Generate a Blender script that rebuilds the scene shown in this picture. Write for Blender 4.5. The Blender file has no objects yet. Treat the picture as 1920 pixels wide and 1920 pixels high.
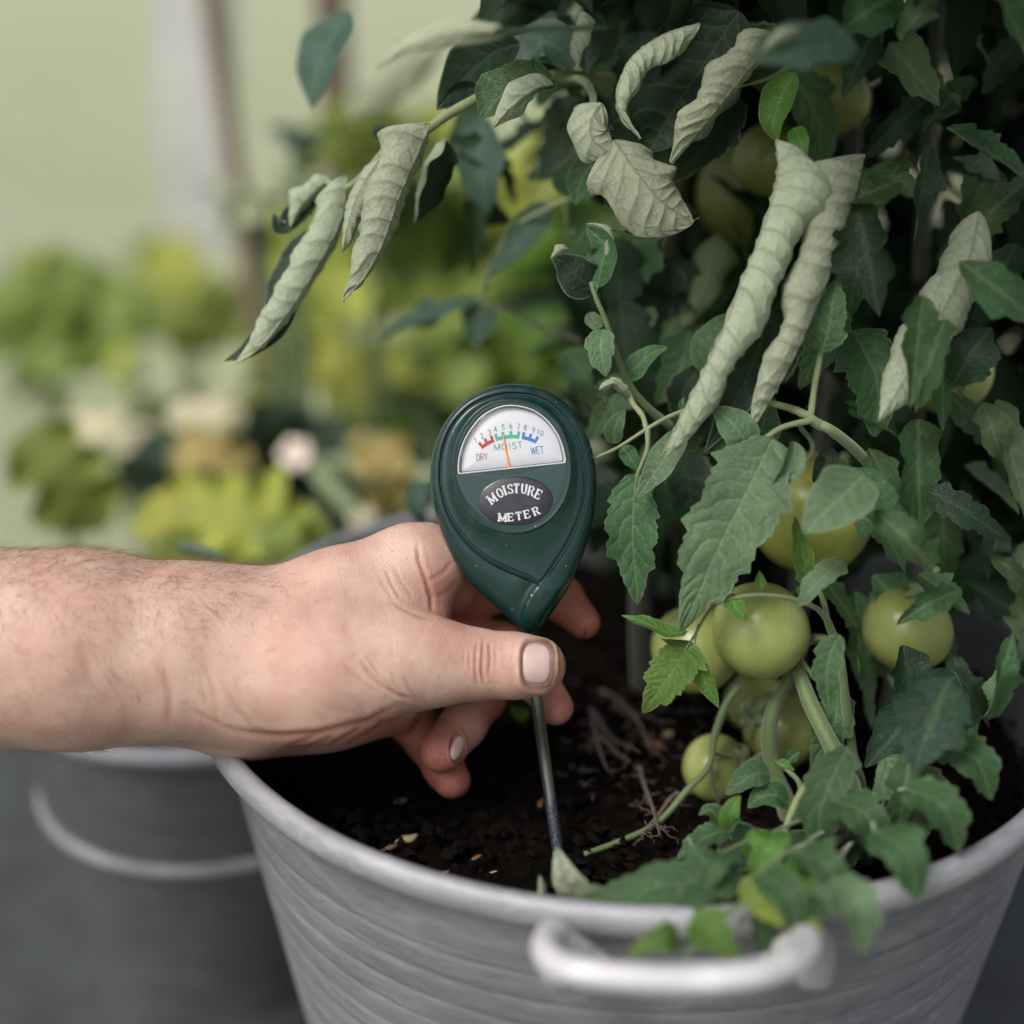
import bpy, math, random
import numpy as np
from mathutils import Vector
from mathutils import noise as mn

rnd = random.Random(7)
# ------------------------------------------------------------------ camera, world, sun, exposure
SC = bpy.context.scene
TH = math.radians(22.0)           # camera looks 22 degrees down
F = 2600.0                        # focal length in photo pixels (1920 wide)
CAMZ = 0.56                       # camera height above the ground, metres
cam_d = bpy.data.cameras.new('camera')
cam = bpy.data.objects.new('camera', cam_d)
SC.collection.objects.link(cam)
cam.location = (0, 0, CAMZ)
cam.rotation_euler = (math.radians(90) - TH, 0, 0)
cam_d.sensor_width = 36.0
cam_d.lens = F / 1920 * 36
cam_d.clip_start = 0.02
cam_d.clip_end = 500
cam_d.dof.use_dof = True
cam_d.dof.focus_distance = 0.4985
cam_d.dof.aperture_fstop = cam_d.lens / 19.0
cam_d.dof.aperture_blades = 0
SC.camera = cam

w = bpy.data.worlds.new('World')
SC.world = w
w.use_nodes = True
nt = w.node_tree
nt.nodes.clear()
sky = nt.nodes.new('ShaderNodeTexSky')
sky.sky_type = 'NISHITA'
sky.sun_disc = False
sky.sun_elevation = math.radians(48)
sky.sun_rotation = math.radians(-140)
sky.air_density = 1.0
sky.dust_density = 4.0
hs = nt.nodes.new('ShaderNodeHueSaturation')
hs.inputs['Saturation'].default_value = 0.30
bg = nt.nodes.new('ShaderNodeBackground')
bg.inputs['Strength'].default_value = 0.095
wo = nt.nodes.new('ShaderNodeOutputWorld')
nt.links.new(sky.outputs[0], hs.inputs['Color'])
nt.links.new(hs.outputs[0], bg.inputs['Color'])
nt.links.new(bg.outputs[0], wo.inputs['Surface'])

sun_d = bpy.data.lights.new('sun', 'SUN')
sun_d.energy = 1.5
sun_d.angle = math.radians(20)
sun_d.color = (1.0, 0.96, 0.9)
sun = bpy.data.objects.new('sun', sun_d)
SC.collection.objects.link(sun)
sun.rotation_euler = Vector((0.60, 0.55, -1.05)).to_track_quat('-Z', 'Y').to_euler()

vs = SC.view_settings
vs.view_transform = 'Standard'
vs.look = 'None'
vs.gamma = 1
vs.use_curve_mapping = False
vs.exposure = 0.60
SC.cycles.use_denoising = True
SC.cycles.max_bounces = 8
SC.cycles.transparent_max_bounces = 16

# ------------------------------------------------------------------ frames and helpers
cT, sT = math.cos(TH), math.sin(TH)
RM = np.array([[1, 0, 0], [0, sT, -cT], [0, cT, sT]])    # camera cm (x right, u up, w = -depth) -> world axes


def W(v):
    v = np.atleast_2d(np.asarray(v, float))
    return (v @ RM.T) * 0.01 + np.array([0, 0, CAMZ])


def C(px, py, d):
    return np.array([(px - 960) / F * d, (960 - py) / F * d, -d])


def fromworld(p):
    p = (np.atleast_2d(p) - np.array([0, 0, CAMZ])) * 100
    return p @ RM


def proj(c):
    return 960 + F * c[:, 0] / -c[:, 2], 960 - F * c[:, 1] / -c[:, 2]


def tag(o, label=None, cat=None, group=None, kind=None):
    if label: o['label'] = label
    if cat: o['category'] = cat
    if group: o['group'] = group
    if kind: o['kind'] = kind
    return o


def empty(name, loc):
    o = bpy.data.objects.new(name, None)
    o.empty_display_size = 0.01
    o.location = Vector(loc)
    SC.collection.objects.link(o)
    return o


def mk(name, verts, faces, mat, parent=None, world=False, smooth=True, attrs=None, uv=None, sharp=None):
    """verts in camera cm (or world metres when world=True); origin at the parent's base"""
    v = np.asarray(verts, float)
    v = v if world else W(v)
    if parent is not None:
        org = np.zeros(3)
        p = parent
        while p is not None:
            org += np.array(p.location)
            p = p.parent
        v = v - org
        loc = (0, 0, 0)
    else:
        org = np.array([v[:, 0].mean(), v[:, 1].mean(), v[:, 2].min()])
        v = v - org
        loc = org
    me = bpy.data.meshes.new(name)
    fa = np.asarray(faces) if not isinstance(faces, list) else faces
    if isinstance(fa, np.ndarray):
        n, k = fa.shape
        me.vertices.add(len(v)); me.vertices.foreach_set('co', v.astype(np.float32).ravel())
        me.loops.add(n * k); me.loops.foreach_set('vertex_index', fa.astype(np.int32).ravel())
        me.polygons.add(n)
        me.polygons.foreach_set('loop_start', (np.arange(n) * k).astype(np.int32))
        me.polygons.foreach_set('loop_total', np.full(n, k, np.int32))
        me.update(calc_edges=True)
        me.validate()
    else:
        me.from_pydata([tuple(x) for x in v], [], fa)
        me.update()
    me.polygons.foreach_set('use_smooth', [smooth] * len(me.polygons))
    if attrs:
        for k_, a in attrs.items():
            at = me.attributes.new(k_, 'FLOAT', 'POINT')
            at.data.foreach_set('value', np.asarray(a, np.float32))
    if uv is not None:
        at = me.attributes.new('lc', 'FLOAT_VECTOR', 'POINT')
        at.data.foreach_set('vector', np.asarray(uv, np.float32).ravel())
    me.materials.append(mat)
    o = bpy.data.objects.new(name, me)
    o.location = Vector(loc)
    if parent is not None: o.parent = parent
    SC.collection.objects.link(o)
    return o


def grid_faces(n, m, wrap=False):
    i = np.arange(n - 1)[:, None]
    j = np.arange(m if wrap else m - 1)[None, :]
    j2 = (j + 1) % m
    a = i * m + j; b = i * m + j2; c = (i + 1) * m + j2; d = (i + 1) * m + j
    return np.stack([a, b, c, d], -1).reshape(-1, 4)


def spline(pts, n):
    """centripetal-ish Catmull-Rom through points, n samples evenly spaced by length"""
    p = np.asarray(pts, float)
    if len(p) == 2:
        t = np.linspace(0, 1, n)[:, None]
        return p[0] * (1 - t) + p[1] * t
    q = np.vstack([2 * p[0] - p[1], p, 2 * p[-1] - p[-2]])
    out = []
    m = 24
    for i in range(1, len(q) - 2):
        t = np.linspace(0, 1, m, endpoint=False)[:, None]
        a, b, c, d = q[i - 1], q[i], q[i + 1], q[i + 2]
        out.append(0.5 * ((2 * b) + (-a + c) * t + (2 * a - 5 * b + 4 * c - d) * t ** 2 + (-a + 3 * b - 3 * c + d) * t ** 3))
    out.append(p[-1:])
    o = np.vstack(out)
    dd = np.r_[0, np.cumsum(np.linalg.norm(np.diff(o[:, :3], axis=0), axis=1))]
    s = np.linspace(0, dd[-1], n)
    return np.stack([np.interp(s, dd, o[:, k]) for k in range(o.shape[1])], 1)


def nrm(v):
    return v / (np.linalg.norm(v, axis=-1, keepdims=True) + 1e-12)


def smooth(e0, e1, x):
    t = np.clip((x - e0) / (e1 - e0), 0, 1)
    return t * t * (3 - 2 * t)


def tube_mesh(path, rad, sides=10, cap=True):
    """path (n,3) rad (n,) -> verts, faces"""
    p = np.asarray(path, float); n = len(p)
    T = nrm(np.gradient(p, axis=0))
    up = np.array([0.13, 0.2, 1.0])
    A = nrm(np.cross(T, up)); B = np.cross(T, A)
    for i in range(1, n):
        a = A[i - 1] - T[i] * np.dot(A[i - 1], T[i]); A[i] = a / (np.linalg.norm(a) + 1e-9); B[i] = np.cross(T[i], A[i])
    th = np.linspace(0, 2 * np.pi, sides, endpoint=False)
    r = np.broadcast_to(np.asarray(rad, float), (n,))
    v = p[:, None] + r[:, None, None] * (np.cos(th)[None, :, None] * A[:, None] + np.sin(th)[None, :, None] * B[:, None])
    v = v.reshape(-1, 3)
    f = grid_faces(n, sides, True)[:, ::-1]
    if cap:
        v = np.vstack([v, p[0] - T[0] * r[0] * 0.6, p[-1] + T[-1] * r[-1] * 0.6])
        a = len(v) - 2; b = len(v) - 1
        j = np.arange(sides); j2 = (j + 1) % sides
        f = np.vstack([f, np.stack([np.full(sides, a), j, j2, j2], 1), np.stack([np.full(sides, b), (n - 1) * sides + j2, (n - 1) * sides + j, (n - 1) * sides + j], 1)])
        f = [tuple(dict.fromkeys(x)) for x in f.tolist()]
    return v, f


class Acc:
    def __init__(s): s.v = []; s.f = []; s.n = 0
    def add(s, v, f):
        s.v.append(np.asarray(v, float)); f = f.tolist() if isinstance(f, np.ndarray) else f
        s.f += [tuple(i + s.n for i in q) for q in f]; s.n += len(v)
    def build(s, name, mat, parent=None, **k):
        return mk(name, np.vstack(s.v), s.f, mat, parent, **k)


# ------------------------------------------------------------------ materials
def mat(name):
    m = bpy.data.materials.new(name); m.use_nodes = True
    n = m.node_tree; n.nodes.clear()
    out = n.nodes.new('ShaderNodeOutputMaterial')
    b = n.nodes.new('ShaderNodeBsdfPrincipled')
    n.links.new(b.outputs[0], out.inputs['Surface'])
    return m, n, b, out


def nd(n, t, **kw):
    x = n.nodes.new(t)
    for k, v in kw.items():
        if k.startswith('_'): setattr(x, k[1:], v)
        else: x.inputs[k].default_value = v
    return x


def ramp(n, fac, stops):
    r = n.nodes.new('ShaderNodeValToRGB')
    e = r.color_ramp.elements
    while len(e) < len(stops): e.new(0.5)
    for i, (p, c) in enumerate(stops):
        e[i].position = p; e[i].color = (*c, 1) if len(c) == 3 else c
    n.links.new(fac, r.inputs[0])
    return r.outputs[0]


def mixc(n, fac, a, b, mode='MIX'):
    x = n.nodes.new('ShaderNodeMix'); x.data_type = 'RGBA'; x.blend_type = mode
    for sock, val in ((x.inputs[0], fac), (x.inputs[6], a), (x.inputs[7], b)):
        if isinstance(val, bpy.types.NodeSocket): n.links.new(val, sock)
        else: sock.default_value = (*val, 1) if isinstance(val, tuple) and len(val) == 3 else val
    return x.outputs[2]


def math_(n, op, a, b=None, clamp=False):
    x = n.nodes.new('ShaderNodeMath'); x.operation = op; x.use_clamp = clamp
    for i, v in enumerate((a, b)):
        if v is None: continue
        if isinstance(v, bpy.types.NodeSocket): n.links.new(v, x.inputs[i])
        else: x.inputs[i].default_value = v
    return x.outputs[0]


def noise(n, scale, detail=4, rough=0.5, vec=None, dist=0.0):
    x = nd(n, 'ShaderNodeTexNoise', Scale=scale, Detail=detail, Roughness=rough, Distortion=dist)
    if vec is not None: n.links.new(vec, x.inputs['Vector'])
    return x.outputs['Fac']


def bump(n, b, h, dist, strength=1.0, prev=None):
    x = nd(n, 'ShaderNodeBump', Strength=strength, Distance=dist)
    n.links.new(h, x.inputs['Height'])
    if prev is not None: n.links.new(prev, x.inputs['Normal'])
    n.links.new(x.outputs[0], b.inputs['Normal'])
    return x.outputs[0]


def objco(n):
    return n.nodes.new('ShaderNodeTexCoord').outputs['Object']


def simple(name, col, rough=0.6, metal=0.0, spec=0.5, ns=None, amt=0.25, bs=None, bd=0.0002):
    m, n, b, out = mat(name)
    b.inputs['Roughness'].default_value = rough
    b.inputs['Metallic'].default_value = metal
    b.inputs['Specular IOR Level'].default_value = spec
    if ns:
        f = noise(n, ns, 5, 0.6, objco(n))
        lo = tuple(c * (1 - amt) for c in col); hi = tuple(min(1, c * (1 + amt)) for c in col)
        n.links.new(ramp(n, f, [(0.3, lo), (0.7, hi)]), b.inputs['Base Color'])
    else:
        b.inputs['Base Color'].default_value = (*col, 1)
    if bs: bump(n, b, noise(n, bs, 5, 0.6, objco(n)), bd)
    return m


def leaf_mat(name, top, under, vein_top, vein_under, trans=0.25, var=0.25, rough=0.5, spec=0.3):
    m, n, b, out = mat(name)
    geo = n.nodes.new('ShaderNodeNewGeometry')
    oi = n.nodes.new('ShaderNodeObjectInfo')
    at = n.nodes.new('ShaderNodeAttribute'); at.attribute_name = 'vein'
    lc = n.nodes.new('ShaderNodeAttribute'); lc.attribute_name = 'lc'
    mg = n.nodes.new('ShaderNodeAttribute'); mg.attribute_name = 'margin'
    vec = lc.outputs['Vector']
    nz = noise(n, 0.9, 4, 0.6, vec)
    nf = noise(n, 14, 4, 0.6, vec)
    tc = ramp(n, nz, [(0.3, tuple(c * (1 - var) for c in top)), (0.7, tuple(c * (1 + var) for c in top))])
    uc = ramp(n, nz, [(0.3, tuple(c * (1 - var * 0.5) for c in under)), (0.7, tuple(c * (1 + var * 0.35) for c in under))])
    # fine net of veins
    vo = nd(n, 'ShaderNodeTexVoronoi', Scale=4.5); vo.feature = 'DISTANCE_TO_EDGE'
    wp = n.nodes.new('ShaderNodeVectorMath'); wp.operation = 'ADD'
    nv = nd(n, 'ShaderNodeTexNoise', Scale=2.0, Detail=3)
    n.links.new(vec, nv.inputs['Vector'])
    sc = n.nodes.new('ShaderNodeVectorMath'); sc.operation = 'SCALE'; sc.inputs[3].default_value = 0.35
    n.links.new(nv.outputs['Color'], sc.inputs[0])
    n.links.new(vec, wp.inputs[0]); n.links.new(sc.outputs[0], wp.inputs[1])
    n.links.new(wp.outputs[0], vo.inputs['Vector'])
    net = ramp(n, vo.outputs['Distance'], [(0.0, (1, 1, 1)), (0.05, (0, 0, 0))])
    vo2 = nd(n, 'ShaderNodeTexVoronoi', Scale=8.0); vo2.feature = 'DISTANCE_TO_EDGE'
    n.links.new(wp.outputs[0], vo2.inputs['Vector'])
    net2 = ramp(n, vo2.outputs['Distance'], [(0.0, (1, 1, 1)), (0.12, (0, 0, 0))])
    v1 = at.outputs['Fac']
    vv = math_(n, 'MAXIMUM', v1, math_(n, 'MULTIPLY', net, 0.05))
    vt = math_(n, 'MAXIMUM', math_(n, 'MULTIPLY', v1, 0.8), math_(n, 'MULTIPLY', net, 0.15))
    tcol = mixc(n, vt, tc, vein_top)
    ucol = mixc(n, math_(n, 'MULTIPLY', vv, 0.75), uc, vein_under)
    ucol = mixc(n, math_(n, 'MULTIPLY', nf, 0.22), ucol, tuple(c * 1.35 for c in under))
    br = noise(n, 1.7, 6, 0.75, vec, 0.5)
    brf = math_(n, 'MULTIPLY', math_(n, 'SUBTRACT', br, 0.55, True), 3.0, True)
    ucol = mixc(n, brf, ucol, (under[0] * 0.85, under[1] * 0.66, under[2] * 0.45))
    col = mixc(n, geo.outputs['Backfacing'], tcol, ucol)
    col = mixc(n, math_(n, 'MULTIPLY', mg.outputs['Fac'], 0.6), col, tuple(min(1, c * 1.1) for c in under))
    hsv = n.nodes.new('ShaderNodeHueSaturation')
    n.links.new(math_(n, 'ADD', math_(n, 'MULTIPLY', oi.outputs['Random'], 0.03), 0.485), hsv.inputs['Hue'])
    n.links.new(math_(n, 'ADD', math_(n, 'MULTIPLY', oi.outputs['Random'], 0.35), 0.82), hsv.inputs['Value'])
    n.links.new(col, hsv.inputs['Color'])
    n.links.new(hsv.outputs[0], b.inputs['Base Color'])
    b.inputs['Roughness'].default_value = rough
    b.inputs['Specular IOR Level'].default_value = spec
    h = math_(n, 'MULTIPLY', math_(n, 'ADD', math_(n, 'MULTIPLY', net, -0.45), math_(n, 'MULTIPLY', net2, -0.3)), 1.0)
    h = math_(n, 'ADD', h, math_(n, 'MULTIPLY', nf, 0.7))
    bn = bump(n, b, h, 0.00022, 1.0)
    tr = n.nodes.new('ShaderNodeBsdfTranslucent')
    tcl = mixc(n, 0.5, hsv.outputs[0], (0.22, 0.34, 0.03))
    n.links.new(tcl, tr.inputs['Color']); n.links.new(bn, tr.inputs['Normal'])
    mx = n.nodes.new('ShaderNodeMixShader'); mx.inputs[0].default_value = trans
    n.links.new(b.outputs[0], mx.inputs[1]); n.links.new(tr.outputs[0], mx.inputs[2])
    n.links.new(mx.outputs[0], out.inputs['Surface'])
    return m


M = {}
PU = (0.36, 0.405, 0.27)
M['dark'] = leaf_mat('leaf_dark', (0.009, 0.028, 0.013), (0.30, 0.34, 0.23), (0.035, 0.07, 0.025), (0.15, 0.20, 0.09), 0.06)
M['inner'] = leaf_mat('leaf_inner_shaded', (0.007, 0.021, 0.009), (0.030, 0.048, 0.026), (0.018, 0.036, 0.014), (0.02, 0.03, 0.015), 0.05, spec=0.15)  # both faces darkened: shade between the leaves is put into the colour
M['innermid'] = leaf_mat('leaf_inner_mid_shaded', (0.018, 0.045, 0.020), (0.06, 0.085, 0.045), (0.04, 0.075, 0.03), (0.05, 0.07, 0.03), 0.10, spec=0.2)  # mid leaf dimmed likewise, shade inside the plant painted in
M['mid'] = leaf_mat('leaf_mid', (0.038, 0.095, 0.036), (0.18, 0.25, 0.13), (0.13, 0.19, 0.09), (0.2, 0.26, 0.13), 0.18)
M['grey'] = leaf_mat('leaf_greygreen', (0.090, 0.152, 0.076), (0.25, 0.31, 0.2), (0.16, 0.24, 0.13), (0.2, 0.26, 0.13), 0.15)
M['bright'] = leaf_mat('leaf_bright', (0.085, 0.190, 0.034), (0.24, 0.32, 0.13), (0.16, 0.27, 0.08), (0.2, 0.3, 0.1), 0.3)
M['rolled'] = leaf_mat('leaf_rolled', (0.016, 0.042, 0.027), (0.30, 0.335, 0.235), (0.09, 0.13, 0.035), (0.085, 0.11, 0.05), 0.05, rough=0.6)
M['teal'] = leaf_mat('leaf_teal', (0.040, 0.085, 0.060), (0.15, 0.21, 0.14), (0.09, 0.15, 0.09), (0.1, 0.15, 0.08), 0.15)
M['lime'] = leaf_mat('leaf_lime', (0.43, 0.45, 0.08), (0.30, 0.37, 0.08), (0.34, 0.38, 0.12), (0.34, 0.38, 0.12), 0.35)
M['green'] = leaf_mat('leaf_fresh_green', (0.09, 0.17, 0.015), (0.17, 0.24, 0.06), (0.1, 0.15, 0.05), (0.1, 0.15, 0.05), 0.3)
M['olive'] = leaf_mat('leaf_olive', (0.21, 0.27, 0.05), (0.28, 0.33, 0.10), (0.2, 0.26, 0.1), (0.2, 0.26, 0.1), 0.3)
M['ochre'] = leaf_mat('leaf_ochre', (0.40, 0.31, 0.10), (0.5, 0.42, 0.22), (0.5, 0.42, 0.22), (0.5, 0.42, 0.22), 0.2)
M['cream'] = leaf_mat('leaf_cream', (0.62, 0.56, 0.38), (0.62, 0.57, 0.42), (0.6, 0.55, 0.4), (0.6, 0.55, 0.4), 0.2)
M['sage'] = leaf_mat('leaf_sage', (0.45, 0.50, 0.31), (0.50, 0.54, 0.38), (0.4, 0.45, 0.3), (0.4, 0.45, 0.3), 0.2)


def stem_mat(name, col, col2):
    m, n, b, out = mat(name)
    oc = objco(n)
    f = noise(n, 120, 5, 0.6, oc)
    f2 = noise(n, 900, 3, 0.6, oc)
    n.links.new(mixc(n, f, col, col2), b.inputs['Base Color'])
    b.inputs['Roughness'].default_value = 0.55
    b.inputs['Sheen Weight'].default_value = 0.4
    bump(n, b, f2, 0.0003)
    return m


M['stem'] = stem_mat('stem_green', (0.07, 0.12, 0.03), (0.13, 0.18, 0.065))
M['stem_pale'] = stem_mat('stem_pale', (0.15, 0.20, 0.08), (0.24, 0.28, 0.14))
M['stem_dark'] = stem_mat('stem_dark', (0.02, 0.026, 0.012), (0.045, 0.05, 0.025))
M['twig'] = stem_mat('twig_brown', (0.045, 0.019, 0.009), (0.12, 0.054, 0.026))


def tomato_mat(name, c1, c2):
    m, n, b, out = mat(name)
    oc = objco(n)
    sep = n.nodes.new('ShaderNodeSeparateXYZ'); n.links.new(oc, sep.inputs[0])
    f = noise(n, 40, 4, 0.55, oc)
    fine = noise(n, 700, 4, 0.7, oc)
    c = ramp(n, f, [(0.35, c1), (0.68, c2)])
    c = mixc(n, math_(n, 'MULTIPLY', fine, 0.25), c, tuple(min(1, x * 1.5) for x in c2))
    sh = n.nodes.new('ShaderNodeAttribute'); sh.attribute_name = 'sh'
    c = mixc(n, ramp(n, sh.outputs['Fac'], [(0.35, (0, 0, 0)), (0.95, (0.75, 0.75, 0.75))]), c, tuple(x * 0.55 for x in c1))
    vs_ = nd(n, 'ShaderNodeTexVoronoi', Scale=110); n.links.new(oc, vs_.inputs['Vector'])
    c = mixc(n, ramp(n, vs_.outputs['Distance'], [(0.0, (0.6, 0.6, 0.6)), (0.05, (0, 0, 0))]), c, (0.07, 0.06, 0.02))
    n.links.new(c, b.inputs['Base Color'])
    b.inputs['Roughness'].default_value = 0.28
    b.inputs['Specular IOR Level'].default_value = 0.45
    b.inputs['Subsurface Weight'].default_value = 0.25
    b.inputs['Subsurface Radius'].default_value = (0.6, 1.0, 0.25)
    b.inputs['Subsurface Scale'].default_value = 0.004
    bump(n, b, fine, 0.00006)
    return m


M['tom'] = tomato_mat('tomato_green', (0.21, 0.25, 0.06), (0.36, 0.39, 0.15))
M['tom3'] = tomato_mat('tomato_green_shaded', (0.13, 0.16, 0.035), (0.21, 0.24, 0.07))  # darker copy of the green tomato, its shade put into the colour
M['tom2'] = tomato_mat('tomato_yellowgreen', (0.23, 0.26, 0.05), (0.37, 0.39, 0.12))


def skin_mat():
    m, n, b, out = mat('skin')
    oc = objco(n)
    red = n.nodes.new('ShaderNodeAttribute'); red.attribute_name = 'red'
    dirt = n.nodes.new('ShaderNodeAttribute'); dirt.attribute_name = 'dirt'
    f = noise(n, 60, 5, 0.6, oc)
    fm = noise(n, 420, 4, 0.6, oc)
    c = ramp(n, f, [(0.34, (0.52, 0.322, 0.258)), (0.66, (0.63, 0.436, 0.352))])
    c = mixc(n, red.outputs['Fac'], c, (0.42, 0.135, 0.095))
    # freckle-like mottling
    vo = nd(n, 'ShaderNodeTexVoronoi', Scale=330); n.links.new(oc, vo.inputs['Vector'])
    fr = ramp(n, vo.outputs['Distance'], [(0.0, (1, 1, 1)), (0.23, (0, 0, 0))])
    c = mixc(n, math_(n, 'MULTIPLY', fr, math_(n, 'MULTIPLY', math_(n, 'SUBTRACT', fm, 0.40, True), 3.2)), c, (0.42, 0.19, 0.12))
    fl2 = noise(n, 22, 6, 0.65, oc)
    c = mixc(n, math_(n, 'MULTIPLY', math_(n, 'SUBTRACT', fl2, 0.48, True), 1.6, True), c, (0.50, 0.245, 0.20))
    c = mixc(n, dirt.outputs['Fac'], c, (0.10, 0.052, 0.034))
    n.links.new(c, b.inputs['Base Color'])
    b.inputs['Roughness'].default_value = 0.46
    b.inputs['Specular IOR Level'].default_value = 0.45
    b.inputs['Subsurface Weight'].default_value = 0.25
    b.inputs['Subsurface Radius'].default_value = (1.0, 0.35, 0.2)
    b.inputs['Subsurface Scale'].default_value = 0.0035
    mp = n.nodes.new('ShaderNodeMapping'); mp.inputs['Scale'].default_value = (1.0, 0.55, 1.6); mp.inputs['Rotation'].default_value = (0.3, 0.5, 0.9)
    n.links.new(oc, mp.inputs['Vector'])
    v2 = nd(n, 'ShaderNodeTexVoronoi', Scale=900); v2.feature = 'DISTANCE_TO_EDGE'; n.links.new(mp.outputs[0], v2.inputs['Vector'])
    h = math_(n, 'ADD', math_(n, 'MULTIPLY', math_(n, 'MINIMUM', v2.outputs['Distance'], 0.25), 2.4), math_(n, 'MULTIPLY', noise(n, 1500, 4, 0.6, oc), 0.9))
    bump(n, b, h, 0.00016)
    return m


M['skin'] = skin_mat()


def nail_mat():
    m, n, b, out = mat('nail')
    a = n.nodes.new('ShaderNodeAttribute'); a.attribute_name = 'edge'
    oc = objco(n)
    c = mixc(n, noise(n, 150, 4, 0.6, oc), (0.58, 0.39, 0.36), (0.68, 0.50, 0.47))
    c = mixc(n, a.outputs['Fac'], c, (0.09, 0.05, 0.035))
    n.links.new(c, b.inputs['Base Color'])
    b.inputs['Roughness'].default_value = 0.3
    b.inputs['Coat Weight'].default_value = 0.3
    mp = n.nodes.new('ShaderNodeMapping'); mp.inputs['Scale'].default_value = (0.1, 1, 1)
    n.links.new(oc, mp.inputs['Vector'])
    bump(n, b, noise(n, 900, 2, 0.5, mp.outputs[0]), 0.00008)
    return m


M['nail'] = nail_mat()
M['hair'] = simple('arm_hair', (0.27, 0.15, 0.07), 0.5)


def zinc_mat(name, col, bands=True, rough=0.52):
    m, n, b, out = mat(name)
    oc = objco(n)
    sep = n.nodes.new('ShaderNodeSeparateXYZ'); n.links.new(oc, sep.inputs[0])
    mp = n.nodes.new('ShaderNodeMapping'); mp.inputs['Scale'].default_value = (1, 1, 4.5)
    n.links.new(oc, mp.inputs['Vector'])
    f = noise(n, 26, 8, 0.68, mp.outputs[0], 0.8)
    f2 = noise(n, 170, 6, 0.7, mp.outputs[0])
    f3 = noise(n, 9, 4, 0.6, oc)
    lo = tuple(c * 0.50 for c in col); hi = tuple(min(1, c * 1.35) for c in col)
    c = ramp(n, f, [(0.3, lo), (0.72, hi)])
    c = mixc(n, math_(n, 'MULTIPLY', f2, 0.5), c, tuple(min(1, x * 1.35) for x in col))
    c = mixc(n, math_(n, 'MULTIPLY', math_(n, 'SUBTRACT', f3, 0.45, True), 1.6, True), c, (col[0] * 0.55, col[1] * 0.54, col[2] * 0.60))
    # splashes of soil and pale oxide blooms
    f4 = noise(n, 38, 9, 0.75, oc, 1.5)
    c = mixc(n, math_(n, 'MULTIPLY', math_(n, 'SUBTRACT', f4, 0.55, True), 3.2, True), c, tuple(min(1, x * 1.7) for x in col))
    f5 = noise(n, 30, 9, 0.8, mp.outputs[0], 0.4)
    c = mixc(n, math_(n, 'MULTIPLY', math_(n, 'SUBTRACT', f5, 0.60, True), 3.5, True), c, (0.06, 0.055, 0.052))
    # small dark pits
    vo = nd(n, 'ShaderNodeTexVoronoi', Scale=85); n.links.new(oc, vo.inputs['Vector'])
    pit = ramp(n, vo.outputs['Distance'], [(0.0, (1, 1, 1)), (0.06, (0, 0, 0))])
    c = mixc(n, math_(n, 'MULTIPLY', pit, 0.6), c, (0.08, 0.08, 0.085))
    n.links.new(c, b.inputs['Base Color'])
    b.inputs['Metallic'].default_value = 0.25
    n.links.new(ramp(n, f2, [(0.3, (rough - 0.1,) * 3), (0.7, (rough + 0.13,) * 3)]), b.inputs['Roughness'])
    bump(n, b, math_(n, 'ADD', f2, math_(n, 'MULTIPLY', f, 1.5)), 0.0003)
    return m


M['zinc'] = zinc_mat('galvanised_steel', (0.235, 0.235, 0.257), rough=0.62)
M['zinc_rim'] = zinc_mat('galvanised_rim', (0.32, 0.32, 0.345), rough=0.45)
M['handle'] = zinc_mat('handle_steel', (0.62, 0.61, 0.635), rough=0.5)
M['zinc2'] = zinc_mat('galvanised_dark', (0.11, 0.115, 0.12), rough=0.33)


def soil_mat():
    m, n, b, out = mat('soil')
    oc = objco(n)
    f = noise(n, 130, 8, 0.7, oc)
    f2 = noise(n, 25, 5, 0.6, oc)
    c = ramp(n, f, [(0.4, (0.0025, 0.0019, 0.0017)), (0.60, (0.0075, 0.0048, 0.0037)), (0.74, (0.030, 0.016, 0.010))])
    c = mixc(n, math_(n, 'MULTIPLY', math_(n, 'SUBTRACT', f2, 0.5, True), 0.5), c, (0.05, 0.03, 0.02))
    n.links.new(c, b.inputs['Base Color'])
    b.inputs['Roughness'].default_value = 0.95
    b.inputs['Specular IOR Level'].default_value = 0.06
    bump(n, b, f, 0.004)
    return m


M['soil'] = soil_mat()
M['clod'] = simple('soil_clod', (0.0052, 0.0038, 0.0032), 0.97, spec=0.08, ns=300, amt=0.6)
M['chip'] = simple('bark_chip', (0.16, 0.075, 0.035), 0.8, ns=200, amt=0.4, bs=600)
M['chip2'] = simple('pale_chip', (0.30, 0.24, 0.14), 0.8, ns=200, amt=0.3, bs=600)


def lawn_mat():
    m, n, b, out = mat('lawn')
    oc = objco(n)
    f = noise(n, 2.2, 5, 0.6, oc)
    f2 = noise(n, 60, 6, 0.7, oc)
    c = ramp(n, f, [(0.33, (0.33, 0.375, 0.22)), (0.5, (0.385, 0.415, 0.275)), (0.68, (0.44, 0.455, 0.34))])
    c = mixc(n, math_(n, 'MULTIPLY', f2, 0.4), c, (0.32, 0.38, 0.16))
    n.links.new(c, b.inputs['Base Color'])
    b.inputs['Roughness'].default_value = 0.9
    bump(n, b, f2, 0.01)
    return m


M['lawn'] = lawn_mat()
M['paving'] = simple('dark_paving', (0.05, 0.055, 0.058), 0.7, ns=20, amt=0.35, bs=200, bd=0.001)
M['wood'] = simple('weathered_wood', (0.15, 0.105, 0.08), 0.8, ns=15, amt=0.3, bs=120, bd=0.001)
M['cane'] = simple('brown_cane', (0.20, 0.14, 0.105), 0.7, ns=15, amt=0.25, bs=120, bd=0.001)
M['white_post'] = simple('white_painted_wood', (0.52, 0.52, 0.50), 0.6, ns=6, amt=0.12, bs=80, bd=0.0005)
M['petal'] = simple('petal_white', (0.80, 0.70, 0.60), 0.6, ns=80, amt=0.1)


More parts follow.
